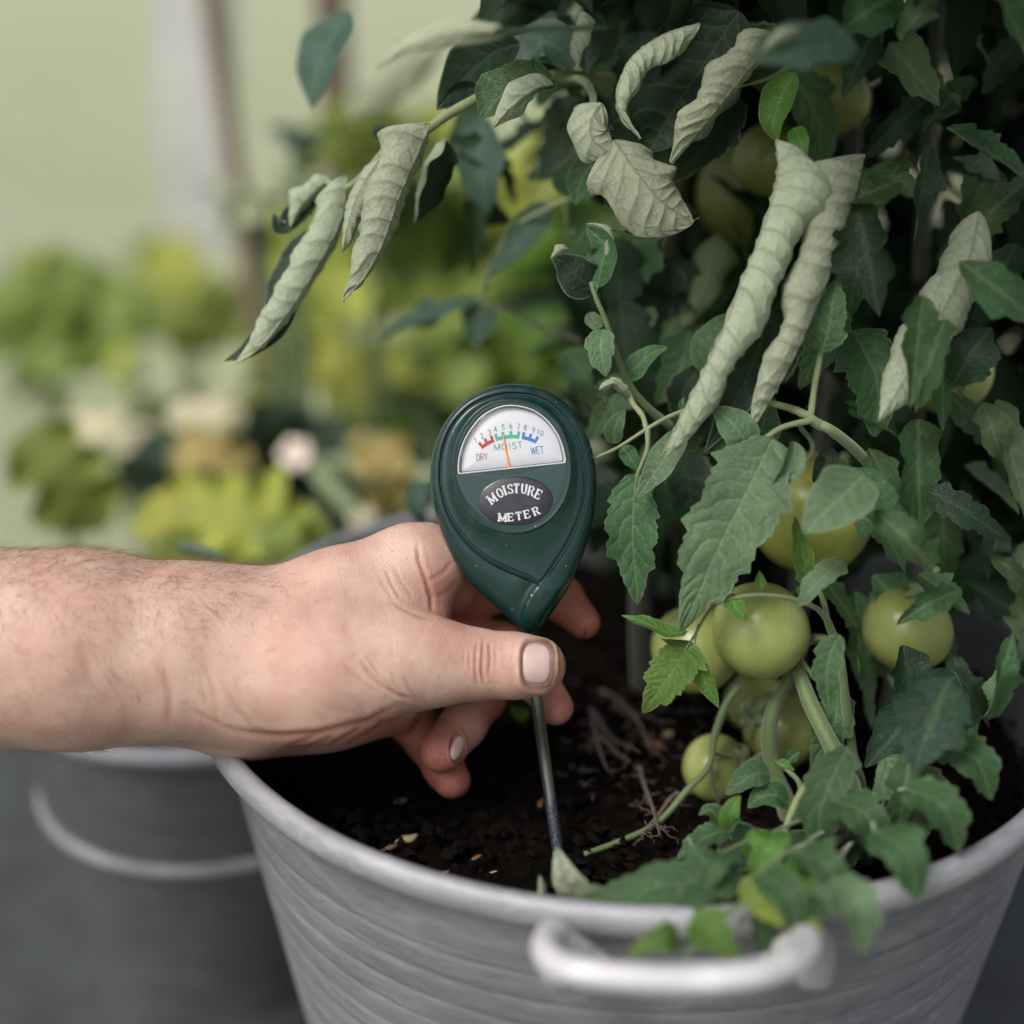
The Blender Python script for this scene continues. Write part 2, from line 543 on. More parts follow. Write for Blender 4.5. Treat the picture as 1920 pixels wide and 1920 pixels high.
# ------------------------------------------------------------------ ground
def disc(name, cx, cy, z, r, m, **k):
    n = 96
    a = np.linspace(0, 2 * np.pi, n, endpoint=False)
    rings = np.array([0.001, 0.2, 0.5, 1.0]) * r
    v = np.array([[cx + q * math.cos(t), cy + q * math.sin(t), z] for q in rings for t in a])
    return mk(name, v, grid_faces(4, n, True)[:, ::-1], m, world=True, **k)


g = disc('lawn', 0, 0, 0.0, 120.0, M['lawn']); tag(g, kind='structure')
# dark paving under the tubs
pv = []
xs = np.linspace(-1.2, 1.6, 12); ys = np.linspace(-0.4, 1.08, 10)
v = np.array([[x, y, 0.004] for x in xs for y in ys])
g = mk('paving', v, grid_faces(12, 10)[:, ::-1], M['paving'], world=True); tag(g, kind='structure')

# ------------------------------------------------------------------ the zinc tub
RIMZ = CAMZ - 0.276
TC = np.array([0.0515, 0.528])
TR = 0.1785
SOILZ = RIMZ - 0.036


def lathe(profile, cx, cy, n=160):
    a = np.linspace(0, 2 * np.pi, n, endpoint=False)
    v = np.array([[cx + r * math.cos(t), cy + r * math.sin(t), z] for r, z in profile for t in a])
    return v, grid_faces(len(profile), n, True)


tub = empty('metal_tub', (TC[0], TC[1], 0.004))
tag(tub, 'weathered grey zinc tub with ribbed sides, filled with soil and the tomato plant', 'tub')
H = RIMZ - 0.004
rb = TR * 0.70
zz = np.linspace(0, 1, 260)
prof = []
for q in zz:
    z = 0.004 + q * (H - 0.004)
    r = rb + (TR - 0.003 - rb) * q ** 0.9
    dz = RIMZ - z
    if dz > 0.022:
        k = (dz - 0.022) / 0.0125
        fr = k % 1.0
        if k > 0.5: r -= 0.0004 * math.exp(-((min(fr, 1 - fr)) / 0.07) ** 2)
        r += 0.00022 * math.sin(fr * math.pi)
    prof.append((r, z))
v, f = lathe(prof, TC[0], TC[1], 240)
mk('wall', v, f, M['zinc'], tub, world=True)
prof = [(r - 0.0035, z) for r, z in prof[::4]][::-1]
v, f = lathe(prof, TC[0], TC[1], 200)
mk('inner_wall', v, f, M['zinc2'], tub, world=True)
# rolled rim with small dents
a = np.linspace(0, 2 * np.pi, 240, endpoint=False)
nb = 14
vv = []
for t in a:
    wob = 0.0006 * math.sin(5 * t + 1) + 0.0004 * math.sin(11 * t)
    for j in range(nb):
        b_ = 2 * math.pi * j / nb
        rr = TR + wob + 0.0042 * math.cos(b_)
        vv.append((TC[0] + rr * math.cos(t), TC[1] + rr * math.sin(t), RIMZ + wob * 0.6 - 0.002 + 0.0058 * math.sin(b_)))
i = np.arange(240)[:, None]; j = np.arange(nb)[None]
f = np.stack([i * nb + j, ((i + 1) % 240) * nb + j, ((i + 1) % 240) * nb + (j + 1) % nb, i * nb + (j + 1) % nb], -1).reshape(-1, 4)
mk('rolled_rim', np.array(vv), f, M['zinc_rim'], tub, world=True)
# handle: a fixed loop standing off the front wall
hp = [(1130, 1815, 42.6), (1062, 1768, 41.4), (1040, 1748, 40.9), (1022, 1772, 39.9), (1040, 1806, 38.6), (1110, 1826, 37.9),
      (1230, 1836, 37.6), (1350, 1834, 37.7), (1440, 1822, 38.0), (1498, 1796, 38.8), (1515, 1772, 39.9), (1500, 1760, 41.2), (1450, 1800, 42.8)]
path = spline([C(*q) for q in hp], 90)
v, f = tube_mesh(path, 0.42, 20)
mk('handle', v, f, M['handle'], tub)
for hx, hy, hd in ((1050, 1800, 41.9), (1528, 1800, 42.2)):
    # riveted bracket plate behind each end of the handle
    c0 = C(hx, hy, hd)
    n_ = 28
    th = np.linspace(0, 2 * np.pi, n_, endpoint=False)
    ring = []
    for sc_, dz_ in ((1.0, -0.3), (1.0, 0.0), (0.86, 0.08), (0.4, 0.1), (0.02, 0.1)):
        for t in th:
            ring.append(c0 + np.array([0.62 * sc_ * np.sign(math.cos(t)) * abs(math.cos(t)) ** 0.6, 0.95 * sc_ * np.sign(math.sin(t)) * abs(math.sin(t)) ** 0.6, dz_]))
    mk('handle_bracket', np.array(ring), grid_faces(5, n_, True), M['zinc'], tub)

# ------------------------------------------------------------------ soil
nr, na = 90, 220
vv = []
for i in range(nr):
    r = (TR - 0.0155) * (i / (nr - 1)) ** 0.8
    for j in range(na):
        t = 2 * math.pi * j / na
        x = TC[0] + r * math.cos(t); y = TC[1] + r * math.sin(t)
        z = SOILZ + 0.0045 * mn.fractal(Vector((x * 60, y * 60, 0)), 0.7, 2.1, 4) + 0.006 * mn.noise(Vector((x * 14, y * 14, 3)))
        vv.append((x, y, z))
s_ = mk('soil', np.array(vv), grid_faces(nr, na, True), M['soil'], world=True)
tag(s_, 'dark damp potting soil filling the zinc tub', 'soil', kind='stuff')
cl = Acc()
oct_v = np.array([[1, 0, 0], [-1, 0, 0], [0, 1, 0], [0, -1, 0], [0, 0, 1], [0, 0, -1]], float)
oct_f = [(0, 2, 4), (2, 1, 4), (1, 3, 4), (3, 0, 4), (2, 0, 5), (1, 2, 5), (3, 1, 5), (0, 3, 5)]
for i in range(3600):
    r = (TR - 0.012) * math.sqrt(rnd.random()); t = rnd.random() * 6.283
    s0 = rnd.choice([0.0009, 0.0013, 0.002, 0.0028]) * rnd.uniform(0.7, 1.3)
    v = oct_v * np.array([rnd.uniform(0.6, 1.5), rnd.uniform(0.6, 1.5), rnd.uniform(0.5, 1.0)]) * s0
    an = rnd.random() * 6.28
    v = v @ np.array([[math.cos(an), -math.sin(an), 0.3], [math.sin(an), math.cos(an), 0], [-0.3, 0, 1]])
    cl.add(v + np.array([TC[0] + r * math.cos(t), TC[1] + r * math.sin(t), SOILZ + 0.003 + rnd.uniform(-0.002, 0.003)]), oct_f)
o = cl.build('soil_crumbs', M['clod'], world=True, smooth=False)
tag(o, 'loose crumbs scattered over the dark soil in the tub', 'soil', kind='stuff')


def on_soil(px, py, up=0.0):
    d = C(px, py, 1.0) @ RM.T
    k = (SOILZ + up - CAMZ) / d[2]
    return np.array([0, 0, CAMZ]) + d * k


chips = [(765, 1573, 24, 0.1, 'chip2', 'pale split bark chip on the soil below the fingertips'), (752, 1502, 16, 0.0, 'chip', 'brown chip on the soil just left of the little fingertip'),
         (893, 1608, 12, 0.5, 'chip', 'orange-brown chip on the soil left of the probe'), (640, 1520, 12, 0.9, 'chip', 'small chip near the left inner rim of the tub'),
         (835, 1636, 11, 0.3, 'chip', 'small brown chip close to the front rim'), (1013, 1507, 14, 1.2, 'chip', 'reddish chip touching the left side of the probe'),
         (730, 1590, 16, 0.4, 'chip', 'dull chip beside the pale bark chip'), (1225, 1395, 26, -0.5, 'chip', 'broad brown chip left of the smallest tomato'),
         (1255, 1375, 20, 0.4, 'chip2', 'pale chip under the serrated bright leaf'), (925, 1635, 7, 0.2, 'chip2', 'tiny pale grain near the front rim')]
for px, py, sz, an, mm, lab in chips:
    p0 = on_soil(px, py, 0.004)
    s0 = sz / 52 * 0.01
    v = []
    for zz_, q in ((-0.2, 0.8), (0, 1), (0.22, 0.75)):
        for k in range(9):
            t = 6.283 * k / 9
            rr = (1 + 0.25 * math.sin(3.1 * k + px)) * q
            x = rr * math.cos(t); y = 0.4 * rr * math.sin(t)
            v.append((p0[0] + s0 * (x * math.cos(an) - y * math.sin(an)), p0[1] + s0 * (x * math.sin(an) + y * math.cos(an)), p0[2] + s0 * (zz_ + 0.15 * x)))
    f = grid_faces(3, 9, True).tolist() + [tuple(range(18, 27)), tuple(range(8, -1, -1))]
    o = mk('bark_chip', np.array(v), f, M[mm], world=True)
    tag(o, lab, 'bark chip', 'bark chips lying on the soil')
# dry roots
roots = [[(1105, 1330), (1150, 1380), (1200, 1405)], [(1110, 1340), (1125, 1400), (1140, 1450)], [(1150, 1325), (1200, 1340), (1260, 1350)], [(1100, 1400), (1130, 1380), (1180, 1430)],
         [(1120, 1290), (1180, 1330), (1215, 1400)], [(1200, 1440), (1215, 1490), (1240, 1560)], [(1270, 1490), (1240, 1520), (1210, 1560)]]
rt = Acc()
def fibre(p0, p1, r_, n_=14, amp=0.25):
    p = spline(np.array([p0, (p0 + p1) / 2, p1]), n_)
    k = rnd.random() * 50
    p = p + np.array([[amp * mn.noise(Vector((i * 0.35 + k, 0, 0))), amp * mn.noise(Vector((0, i * 0.35 + k, 0))), amp * mn.noise(Vector((0, 0, i * 0.35 + k)))] for i in range(n_)])
    v, f = tube_mesh(p, np.linspace(r_, r_ * 0.3, n_), 5); rt.add(v, f)
for r0 in roots:
    pts = fromworld(np.array([on_soil(x, y, 0.004 + 0.004 * k) for k, (x, y) in enumerate(r0)]))
    p = spline(pts, 18); p += np.array([[0.22 * mn.noise(Vector((q[0] * 1.7, q[1], 0))), 0.22 * mn.noise(Vector((q[1] * 1.7, 3, q[0]))), 0.1] for q in p])
    v, f = tube_mesh(p, np.linspace(0.10, 0.03, 18), 6); rt.add(v, f)
    for k in range(9):
        q = p[rnd.randrange(2, 18)]; fibre(q, q + np.array([rnd.uniform(-1, 1), rnd.uniform(-0.9, 0.4), rnd.uniform(-0.6, 0.6)]), 0.03)
for i in range(170):
    x = rnd.uniform(1060, 1330); y = rnd.uniform(1270, 1500); an = rnd.uniform(0, 6.28); L = rnd.uniform(8, 34)
    pts = fromworld(np.array([on_soil(x, y, 0.003), on_soil(x + L * math.cos(an), y + 0.5 * L * math.sin(an), rnd.uniform(0.003, 0.012))]))
    fibre(pts[0], pts[1], rnd.choice([0.015, 0.02, 0.028]), 9, 0.12)
o = rt.build('dry_roots', M['twig'])
tag(o, 'dry brown roots and straw lying on the soil right of the probe', 'roots', kind='stuff')

# ------------------------------------------------------------------ second bucket, behind on the left
bk = empty('metal_bucket', (-0.172, 0.70, 0.004))
tag(bk, 'smaller dark grey metal bucket standing on the ground behind the tub', 'bucket')
BH, BR = 0.185, 0.108
prof = [(BR * (0.80 + 0.2 * q), 0.004 + BH * q) for q in np.linspace(0, 1, 30)]
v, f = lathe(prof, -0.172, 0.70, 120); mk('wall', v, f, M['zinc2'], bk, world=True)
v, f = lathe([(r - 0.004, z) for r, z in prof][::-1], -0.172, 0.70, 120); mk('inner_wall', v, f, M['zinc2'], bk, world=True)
for nm, q, th_ in (('rolled_rim', 1.0, 0.006), ('rib', 0.60, 0.0042)):
    rr = BR * (0.80 + 0.2 * q)
    pf = [(rr + th_ * math.cos(t) * 0.9, 0.004 + BH * q + th_ * math.sin(t)) for t in np.linspace(0, 2 * np.pi, 13)]
    v, f = lathe(pf[::-1], -0.172, 0.70, 120); mk(nm, v, f, M['zinc'], bk, world=True)
disc_s = disc('bucket_soil', -0.172, 0.70, 0.004 + BH * 0.86, BR * 0.95, M['soil']); tag(disc_s, 'soil inside the smaller bucket', 'soil', kind='stuff')

# ------------------------------------------------------------------ the hand (implicit surface -> one mesh)
VX = 0.078
gx = np.arange(-31.5, 3.9, VX); gu = np.arange(-11.6, 0.9, VX); gw = np.arange(-57.5, -45.2, VX)
SH = (len(gx), len(gu), len(gw))
BIGV = 4.0


def rcone(P_, a, b, ra, rb_):
    ba = b - a; l2 = ba @ ba; rr = ra - rb_; a2 = l2 - rr * rr; il2 = 1 / l2
    pa = P_ - a; y = pa @ ba; z = y - l2
    x2 = ((pa * l2 - y[..., None] * ba) ** 2).sum(-1)
    y2 = y * y * l2; z2 = z * z * l2
    k = np.sign(rr) * rr * rr * x2
    out = (np.sqrt(np.maximum(x2 * a2 * il2, 0)) + y * rr) * il2 - ra
    m1 = np.sign(z) * a2 * z2 > k
    m2 = np.sign(y) * a2 * y2 < k
    out = np.where(m2, np.sqrt(x2 + y2) * il2 - ra, out)
    return np.where(m1, np.sqrt(x2 + z2) * il2 - rb_, out)


def smin(a, b, k):
    h = np.maximum(k - np.abs(a - b), 0) / k
    return np.minimum(a, b) - h * h * k * 0.25


class Field:
    def __init__(s):
        s.g = np.full(SH, BIGV, np.float32); s.prims = []
    def add(s, a, b, ra, rb_, k):
        a = C(*a); b = C(*b)
        s.prims.append((a, b, ra, rb_, k))
        mr = max(ra, rb_) + k + 0.35
        lo = np.minimum(a, b) - mr; hi = np.maximum(a, b) + mr
        ix = [np.clip(np.searchsorted(g_, (lo[i], hi[i])), 0, len(g_)) for i, g_ in enumerate((gx, gu, gw))]
        sl = tuple(slice(q[0], q[1]) for q in ix)
        X, U, Z = np.meshgrid(gx[sl[0]], gu[sl[1]], gw[sl[2]], indexing='ij')
        if X.size == 0: return
        d = rcone(np.stack([X, U, Z], -1), a, b, ra, rb_).astype(np.float32)
        s.g[sl] = smin(s.g[sl], d, k)
    def chain(s, pts, k):
        for p, q in zip(pts[:-1], pts[1:]): s.add(p[:3], q[:3], p[3], q[3], k)


# arm, palm and thumb blend together
A = Field()
A.chain([(-640, 1200, 47.5, 4.3), (-160, 1215, 49.5, 3.7), (150, 1218, 49.8, 3.45), (360, 1222, 50.3, 3.1), (470, 1240, 50.6, 2.95)], 0.8)
A.chain([(-640, 1200, 49.6, 4.2), (-160, 1215, 51.6, 3.4), (150, 1225, 51.8, 3.2), (400, 1245, 52.0, 2.9), (480, 1255, 52.0, 2.75)], 0.8)
# metacarpals: index, middle, ring, little
A.chain([(470, 1195, 50.6, 2.3), (640, 1135, 50.9, 1.9), (770, 1068, 51.4, 1.45), (806, 1058, 51.7, 1.35)], 1.2)
A.chain([(470, 1220, 52.2, 2.3), (640, 1175, 52.6, 1.9), (790, 1120, 53.3, 1.3)], 1.2)
A.chain([(470, 1275, 52.6, 2.3), (640, 1250, 53.2, 1.7), (780, 1200, 54.1, 1.15)], 1.2)
A.chain([(470, 1300, 52.0, 2.2), (600, 1305, 52.6, 1.8), (740, 1290, 53.8, 1.1)], 1.2)
# thenar and thumb
A.chain([(500, 1265, 49.9, 2.55), (620, 1255, 49.2, 2.35), (740, 1238, 48.9, 1.65), (820, 1242, 49.0, 1.28), (895, 1246, 49.1, 1.20)], 1.0)
A.chain([(895, 1246, 49.1, 1.20), (960, 1248, 49.15, 1.13), (1005, 1249, 49.25, 1.06)], 0.35)
A.add((700, 1150, 50.3), (800, 1160, 51.0), 1.1, 0.8, 1.0)      # web between thumb and index
A.add((690, 1235, 50.3), (800, 1215, 51.5), 1.3, 0.8, 0.8)
# heel of the hand below the thenar
A.add((470, 1325, 51.2), (640, 1330, 52.2), 1.55, 1.15, 0.7)
A.add((640, 1330, 52.2), (740, 1335, 53.2), 1.15, 0.9, 0.7)
# fingers, each its own chain
def finger(pts, k=0.25):
    f_ = Field(); f_.chain(pts, k); return f_
IDX = finger([(800, 1050, 51.6, 1.22), (838, 1100, 53.0, 1.05), (875, 1120, 54.2, 0.95), (980, 1095, 54.9, 0.92), (1050, 1120, 54.3, 0.86), (1094, 1166, 53.8, 0.66)], 0.3)
MID = finger([(790, 1120, 53.3, 1.1), (850, 1190, 54.6, 0.98), (940, 1215, 54.4, 0.95), (1000, 1268, 52.9, 0.84), (1042, 1326, 52.2, 0.68)], 0.3)
RNG = finger([(780, 1200, 54.1, 1.05), (860, 1280, 54.6, 0.98), (905, 1305, 54.0, 0.93), (868, 1360, 52.6, 0.86), (829, 1408, 51.6, 0.83)], 0.3)
LIT = finger([(740, 1290, 53.8, 0.98), (770, 1350, 54.4, 0.9), (800, 1390, 54.2, 0.80), (832, 1440, 53.4, 0.74), (848, 1463, 52.9, 0.71)], 0.3)
g_ = A.g
for fx, kk in ((IDX, 0.30), (MID, 0.22), (RNG, 0.22), (LIT, 0.22)):
    g_ = smin(g_, fx.g, kk)
ALL = A.prims


def sdf_pts(P_):
    def ev(fl):
        r = np.full(len(P_), BIGV)
        for a, b, ra, rb_, k in fl.prims: r = smin(r, rcone(P_, a, b, ra, rb_), k)
        return r
    r = ev(A)
    for fx, kk in ((IDX, 0.30), (MID, 0.22), (RNG, 0.22), (LIT, 0.22)): r = smin(r, ev(fx), kk)
    return r


def surface_nets(g, ox, step):
    ins = g < 0
    nx, ny, nz = g.shape
    c = np.zeros((nx - 1, ny - 1, nz - 1), np.uint8)
    for dx in (0, 1):
        for dy in (0, 1):
            for dz in (0, 1):
                c += ins[dx:nx - 1 + dx, dy:ny - 1 + dy, dz:nz - 1 + dz]
    act = (c > 0) & (c < 8)
    I = np.argwhere(act)
    vid = np.full(act.shape, -1, np.int32); vid[act] = np.arange(len(I))
    acc = np.zeros((len(I), 3)); cnt = np.zeros(len(I))
    corners = [(a, b, c2) for a in (0, 1) for b in (0, 1) for c2 in (0, 1)]
    for p in corners:
        for ax in range(3):
            if p[ax]: continue
            q = list(p); q[ax] = 1
            a = g[I[:, 0] + p[0], I[:, 1] + p[1], I[:, 2] + p[2]]
            b = g[I[:, 0] + q[0], I[:, 1] + q[1], I[:, 2] + q[2]]
            m = (a < 0) != (b < 0)
            t = np.where(m, a / np.where(m, a - b, 1), 0)
            pos = np.tile(np.array(p, float), (len(I), 1)); pos[:, ax] += t
            acc[m] += pos[m]; cnt[m] += 1
    V = (I + acc / cnt[:, None]) * step + np.array(ox)
    faces = []
    for ax in range(3):
        s0 = [slice(None)] * 3; s1 = [slice(None)] * 3
        s0[ax] = slice(0, -1); s1[ax] = slice(1, None)
        a = ins[tuple(s0)]; b = ins[tuple(s1)]
        E_ = np.argwhere(a != b)
        o1, o2 = [k for k in range(3) if k != ax]
        ok = (E_[:, o1] > 0) & (E_[:, o2] > 0) & (E_[:, o1] < g.shape[o1] - 1) & (E_[:, o2] < g.shape[o2] - 1)
        E_ = E_[ok]
        flip = a[tuple(E_.T)]
        def vi(d1, d2):
            q = E_.copy(); q[:, o1] -= d1; q[:, o2] -= d2
            return vid[q[:, 0], q[:, 1], q[:, 2]]
        Q = np.stack([vi(0, 0), vi(1, 0), vi(1, 1), vi(0, 1)], 1)
        if ax == 1: flip = ~flip
        Q[~flip] = Q[~flip][:, ::-1]
        faces.append(Q)
    return V, np.vstack(faces)


HV, HF = surface_nets(g_, (gx[0], gu[0], gw[0]), VX)


def vnormals(V, Fq):
    n_ = np.cross(V[Fq[:, 2]] - V[Fq[:, 0]], V[Fq[:, 3]] - V[Fq[:, 1]])
    idx = Fq.T.ravel()
    N = np.stack([np.bincount(idx, np.tile(n_[:, a], 4), len(V)) for a in range(3)], 1)
    return nrm(N)


def lap(V, Fq, it, lam=0.5):
    i0 = np.concatenate([Fq[:, k] for k in range(4)] * 2)
    i1 = np.concatenate([Fq[:, (k + 1) % 4] for k in range(4)] + [Fq[:, (k + 3) % 4] for k in range(4)])
    cnt = np.bincount(i0, minlength=len(V))
    for _ in range(it):
        S = np.stack([np.bincount(i0, V[i1, a], len(V)) for a in range(3)], 1)
        V = V + lam * (S / cnt[:, None] - V)
    return V


HV = lap(HV, HF, 3)


def split4(V, Fq):
    n_ = len(V); e = np.concatenate([np.sort(np.stack([Fq[:, k], Fq[:, (k + 1) % 4]], 1), 1) for k in range(4)])
    key = e[:, 0].astype(np.int64) * n_ + e[:, 1]
    uq, first, inv = np.unique(key, return_index=True, return_inverse=True)
    inv = inv.ravel()
    mid = (V[e[first, 0]] + V[e[first, 1]]) / 2
    fc_ = V[Fq].mean(1)
    V2 = np.vstack([V, mid, fc_]); m_ = len(Fq)
    E4 = [inv[k * m_:(k + 1) * m_] + n_ for k in range(4)]
    c_ = np.arange(m_) + n_ + len(mid)
    F2 = np.concatenate([np.stack([Fq[:, k], E4[k], c_, E4[(k + 3) % 4]], 1) for k in range(4)])
    return V2, F2


HV, HF = split4(HV, HF)
HV = lap(HV, HF, 5)
HN = vnormals(HV, HF)
if ((HV[np.argmax(HV[:, 2])] - HV.mean(0)) @ HN[np.argmax(HV[:, 2])]) < 0:
    HF = HF[:, ::-1]; HN = -HN
hx, hy = proj(HV)
dep = -HV[:, 2]


def pdist(px, py, poly):
    """distance in photo pixels to a polyline and the parameter 0..1 along it"""
    p = np.stack([px, py], 1); best = np.full(len(p), 1e9); par = np.zeros(len(p))
    L = [math.dist(a, b) for a, b in zip(poly[:-1], poly[1:])]; tot = sum(L); s0 = 0
    for (a, b, l) in zip(poly[:-1], poly[1:], L):
        a = np.array(a, float); d = np.array(b, float) - a
        t = np.clip(((p - a) @ d) / (d @ d), 0, 1)
        q = np.linalg.norm(p - a - t[:, None] * d, axis=1)
        m = q < best; best[m] = q[m]; par[m] = (s0 + t[m] * l) / tot
        s0 += l
    return best, par


facing = smooth(0.05, 0.35, HN[:, 2])
disp = np.zeros(len(HV)); redm = np.zeros(len(HV)); dirt = np.zeros(len(HV))
near = dep < 51.6
# (polyline, depth cm, width px, only near surface)
creases = [
    ([(896, 1202), (892, 1225), (891, 1258), (896, 1284)], 0.050, 2.8), ([(907, 1196), (905, 1225), (904, 1260), (909, 1286)], 0.060, 3.0),
    ([(917, 1202), (920, 1230), (917, 1268)], 0.040, 2.8), ([(884, 1218), (880, 1240), (884, 1262)], 0.025, 2.6), ([(930, 1215), (929, 1248)], 0.02, 2.6), ([(872, 1222), (869, 1250)], 0.015, 2.6),
    ([(742, 1292), (720, 1275), (700, 1250), (685, 1225)], 0.035, 3.2), ([(777, 1314), (745, 1303), (718, 1287), (692, 1262), (678, 1240)], 0.075, 4),
    ([(790, 1318), (768, 1290), (755, 1262)], 0.035, 3.5), ([(712, 1300), (690, 1287), (660, 1262), (640, 1240)], 0.03, 4), ([(764, 1316), (742, 1282), (728, 1252)], 0.02, 3),
    ([(735, 1130), (760, 1142), (790, 1155), (812, 1160)], 0.06, 4), ([(722, 1065), (735, 1095), (752, 1125)], 0.035, 3.2), ([(738, 1060), (752, 1090), (775, 1122)], 0.03, 3.2), ([(712, 1085), (728, 1110), (740, 1130)], 0.02, 3.2),
    ([(782, 1015), (786, 1050), (798, 1085), (808, 1120), (811, 1155)], 0.085, 4.2), ([(800, 1090), (830, 1075), (850, 1050)], 0.03, 4.5), ([(815, 1120), (840, 1108), (858, 1085)], 0.025, 4.5),
    ([(420, 1290), (445, 1330), (475, 1365), (530, 1385)], 0.04, 5), ([(380, 1235), (400, 1290), (410, 1350)], 0.025, 6), ([(360, 1330), (400, 1352), (450, 1375)], 0.03, 5), ([(372, 1262), (388, 1320), (420, 1362)], 0.02, 5),
    ([(430, 1368), (500, 1381), (600, 1374), (690, 1352), (748, 1322)], 0.10, 6),
    ([(520, 1410), (560, 1390), (600, 1378)], 0.045, 4.5), ([(560, 1412), (590, 1395), (625, 1378)], 0.03, 4), ([(620, 1400), (650, 1378), (680, 1362)], 0.05, 4), ([(650, 1402), (672, 1382), (700, 1362)], 0.04, 4), ([(680, 1396), (700, 1368), (722, 1348)], 0.06, 4),
    ([(640, 1160), (660, 1200), (672, 1240)], 0.015, 8), ([(560, 1120), (600, 1180), (630, 1240)], 0.02, 12), ([(590, 1270), (630, 1300), (680, 1318)], 0.012, 6), ([(560, 1290), (610, 1325), (670, 1340)], 0.012, 6),
    ([(300, 1240), (320, 1300), (318, 1360)], 0.04, 8), ([(150, 1200), (170, 1300)], 0.03, 14),
    ([(1072, 1130), (1080, 1150)], 0.02, 5), ([(792, 1372), (812, 1350), (838, 1340)], 0.05, 5),
]
for poly, dp, wd in creases:
    d_, t_ = pdist(hx, hy, poly)
    g1 = np.exp(-(d_ / wd) ** 2)
    g2 = np.exp(-((d_ - wd * 2.1) / (wd * 1.3)) ** 2)
    fade = smooth(0, 0.18, t_) * (1 - smooth(0.82, 1.0, t_)) * 0.85 + 0.15
    k = facing * near * fade
    disp += (-dp * 0.7 * g1 + dp * 0.22 * g2) * k
    redm += 0.30 * g1 * k * min(1, dp / 0.06)
    dirt += 0.10 * g1 * k * min(1, dp / 0.06)
# fine diagonal wrinkles over the thenar and thumb
ph = (hx * 0.62 + hy * 0.35) / 7.5 + 0.9 * np.sin(hx / 41.0) + 0.7 * np.sin(hy / 33 + hx / 57)
wr = np.maximum(0, np.sin(ph)) ** 3
mask = smooth(600, 690, hx) * (1 - smooth(930, 985, hx)) * smooth(1150, 1190, hy) * facing * near
disp += -0.008 * wr * mask
ph = (hx * 0.8 - hy * 0.25) / 5.5 + 1.2 * np.sin(hx / 31.0 + hy / 60)
disp += -0.005 * np.maximum(0, np.sin(ph)) ** 2 * smooth(480, 560, hx) * (1 - smooth(760, 820, hx)) * facing * near
big = np.array([mn.noise(Vector(p) * 0.75) for p in HV[::1]])
disp += 0.05 * big * facing
# nail fold around the thumb nail
nx_, ny_ = (hx - 1007) / 28.0, (hy - 1245) / 41.0
rn = (np.abs(nx_) ** 3 + np.abs(ny_) ** 3) ** (1 / 3)
kf = facing * near
disp += kf * (0.075 * np.exp(-((rn - 1.27) / 0.17) ** 2) - 0.085 * (1 - smooth(0.88, 1.10, rn)))
dirt += kf * 1.0 * np.exp(-((rn - 1.05) / 0.12) ** 2) * (0.55 + 0.45 * smooth(-0.4, 0.8, nx_))
arc2 = np.hypot((hx - 1003) / 46.0, (hy - 1243) / 58.0)
dirt += kf * 0.28 * np.exp(-((arc2 - 1.0) / 0.06) ** 2) * smooth(1015, 1035, hx)
disp += kf * -0.02 * np.exp(-((arc2 - 1.0) / 0.06) ** 2) * smooth(1012, 1035, hx)
d_, t_ = pdist(hx, hy, [(1097, 1184), (1095, 1197)]); dirt += facing * np.exp(-(d_ / 2.5) ** 2) * (hx > 1070)
disp -= 0.05 * np.exp(-(d_ / 3.0) ** 2) * facing * (hx > 1070)
# nail bed of the ring finger
nq = np.hypot((hx - 857) / 13.0, (hy - 1403) / 26.0)
ringm = facing * (hx > 815) * (hy > 1370) * (dep < 52.6)
disp += ringm * (-0.06 * (1 - smooth(0.85, 1.15, nq)) + 0.05 * np.exp(-((nq - 1.3) / 0.2) ** 2))
dirt += ringm * 0.6 * np.exp(-((nq - 1.08) / 0.10) ** 2)
# skin redness, with the shade on the fingers put into the colour too
def blob(x, y, r): return np.exp(-(((hx - x) ** 2 + (hy - y) ** 2) / r ** 2))
redm += 0.85 * blob(1090, 1150, 70) * (dep > 51) + 0.65 * blob(1045, 1330, 60) * (dep > 50.7) + 0.55 * blob(1060, 1250, 26) + 0.18 * blob(908, 1240, 40)
redm += 0.30 * blob(860, 1340, 70) * (dep > 51)
redm += 0.60 * blob(828, 1410, 75) * (hy > 1330) + 0.85 * blob(848, 1465, 55) + 0.55 * blob(760, 1370, 60) * (hy > 1345) + 0.45 * blob(840, 1120, 50) + 0.8 * smooth(51.6, 53.6, dep) * smooth(780, 860, hx)
redm += 0.14 * blob(1000, 1290, 60) + 0.3 * blob(700, 1390, 80) * (hy > 1345)
gr = np.array([mn.noise(Vector(p) * 5.0) for p in HV[::1]])
dirt += 0.30 * smooth(0.1, 0.5, gr) * smooth(1020, 1050, hx) * (dep < 51.5) + 0.16 * smooth(0.15, 0.5, gr) * (blob(905, 1240, 60) + blob(1080, 1160, 50) + blob(830, 1420, 45) + blob(850, 1470, 40))
redm += 0.3 * blob(860, 1165, 40) + 0.22 * (0.5 + 0.5 * np.tanh(big * 3)) * 0.6 + 0.35 * blob(560, 1395, 120) * (hy > 1370)
HV = HV + HN * disp[:, None]
arm = empty('person', W(C(430, 1400, 50))[0])
tag(arm, 'right forearm and hand of a person reaching in from the left, pinching the meter probe', 'person')
mk('body', HV, HF, M['skin'], arm, attrs={'red': np.clip(redm, 0, 0.95), 'dirt': np.clip(dirt, 0, 0.9)})


def ray_hand(px, py, d0=46.0, d1=56.0):
    px = np.asarray(px, float); py = np.asarray(py, float)
    d = np.full(px.shape, d0); dirv = np.stack([(px - 960) / F, (960 - py) / F, -np.ones_like(px)], -1).reshape(-1, 3)
    dd = d.ravel()
    for _ in range(40):
        s = sdf_pts(dirv * dd[:, None]); dd = dd + np.clip(s, -0.5, 0.5) * 0.95
    return dirv * dd[:, None]


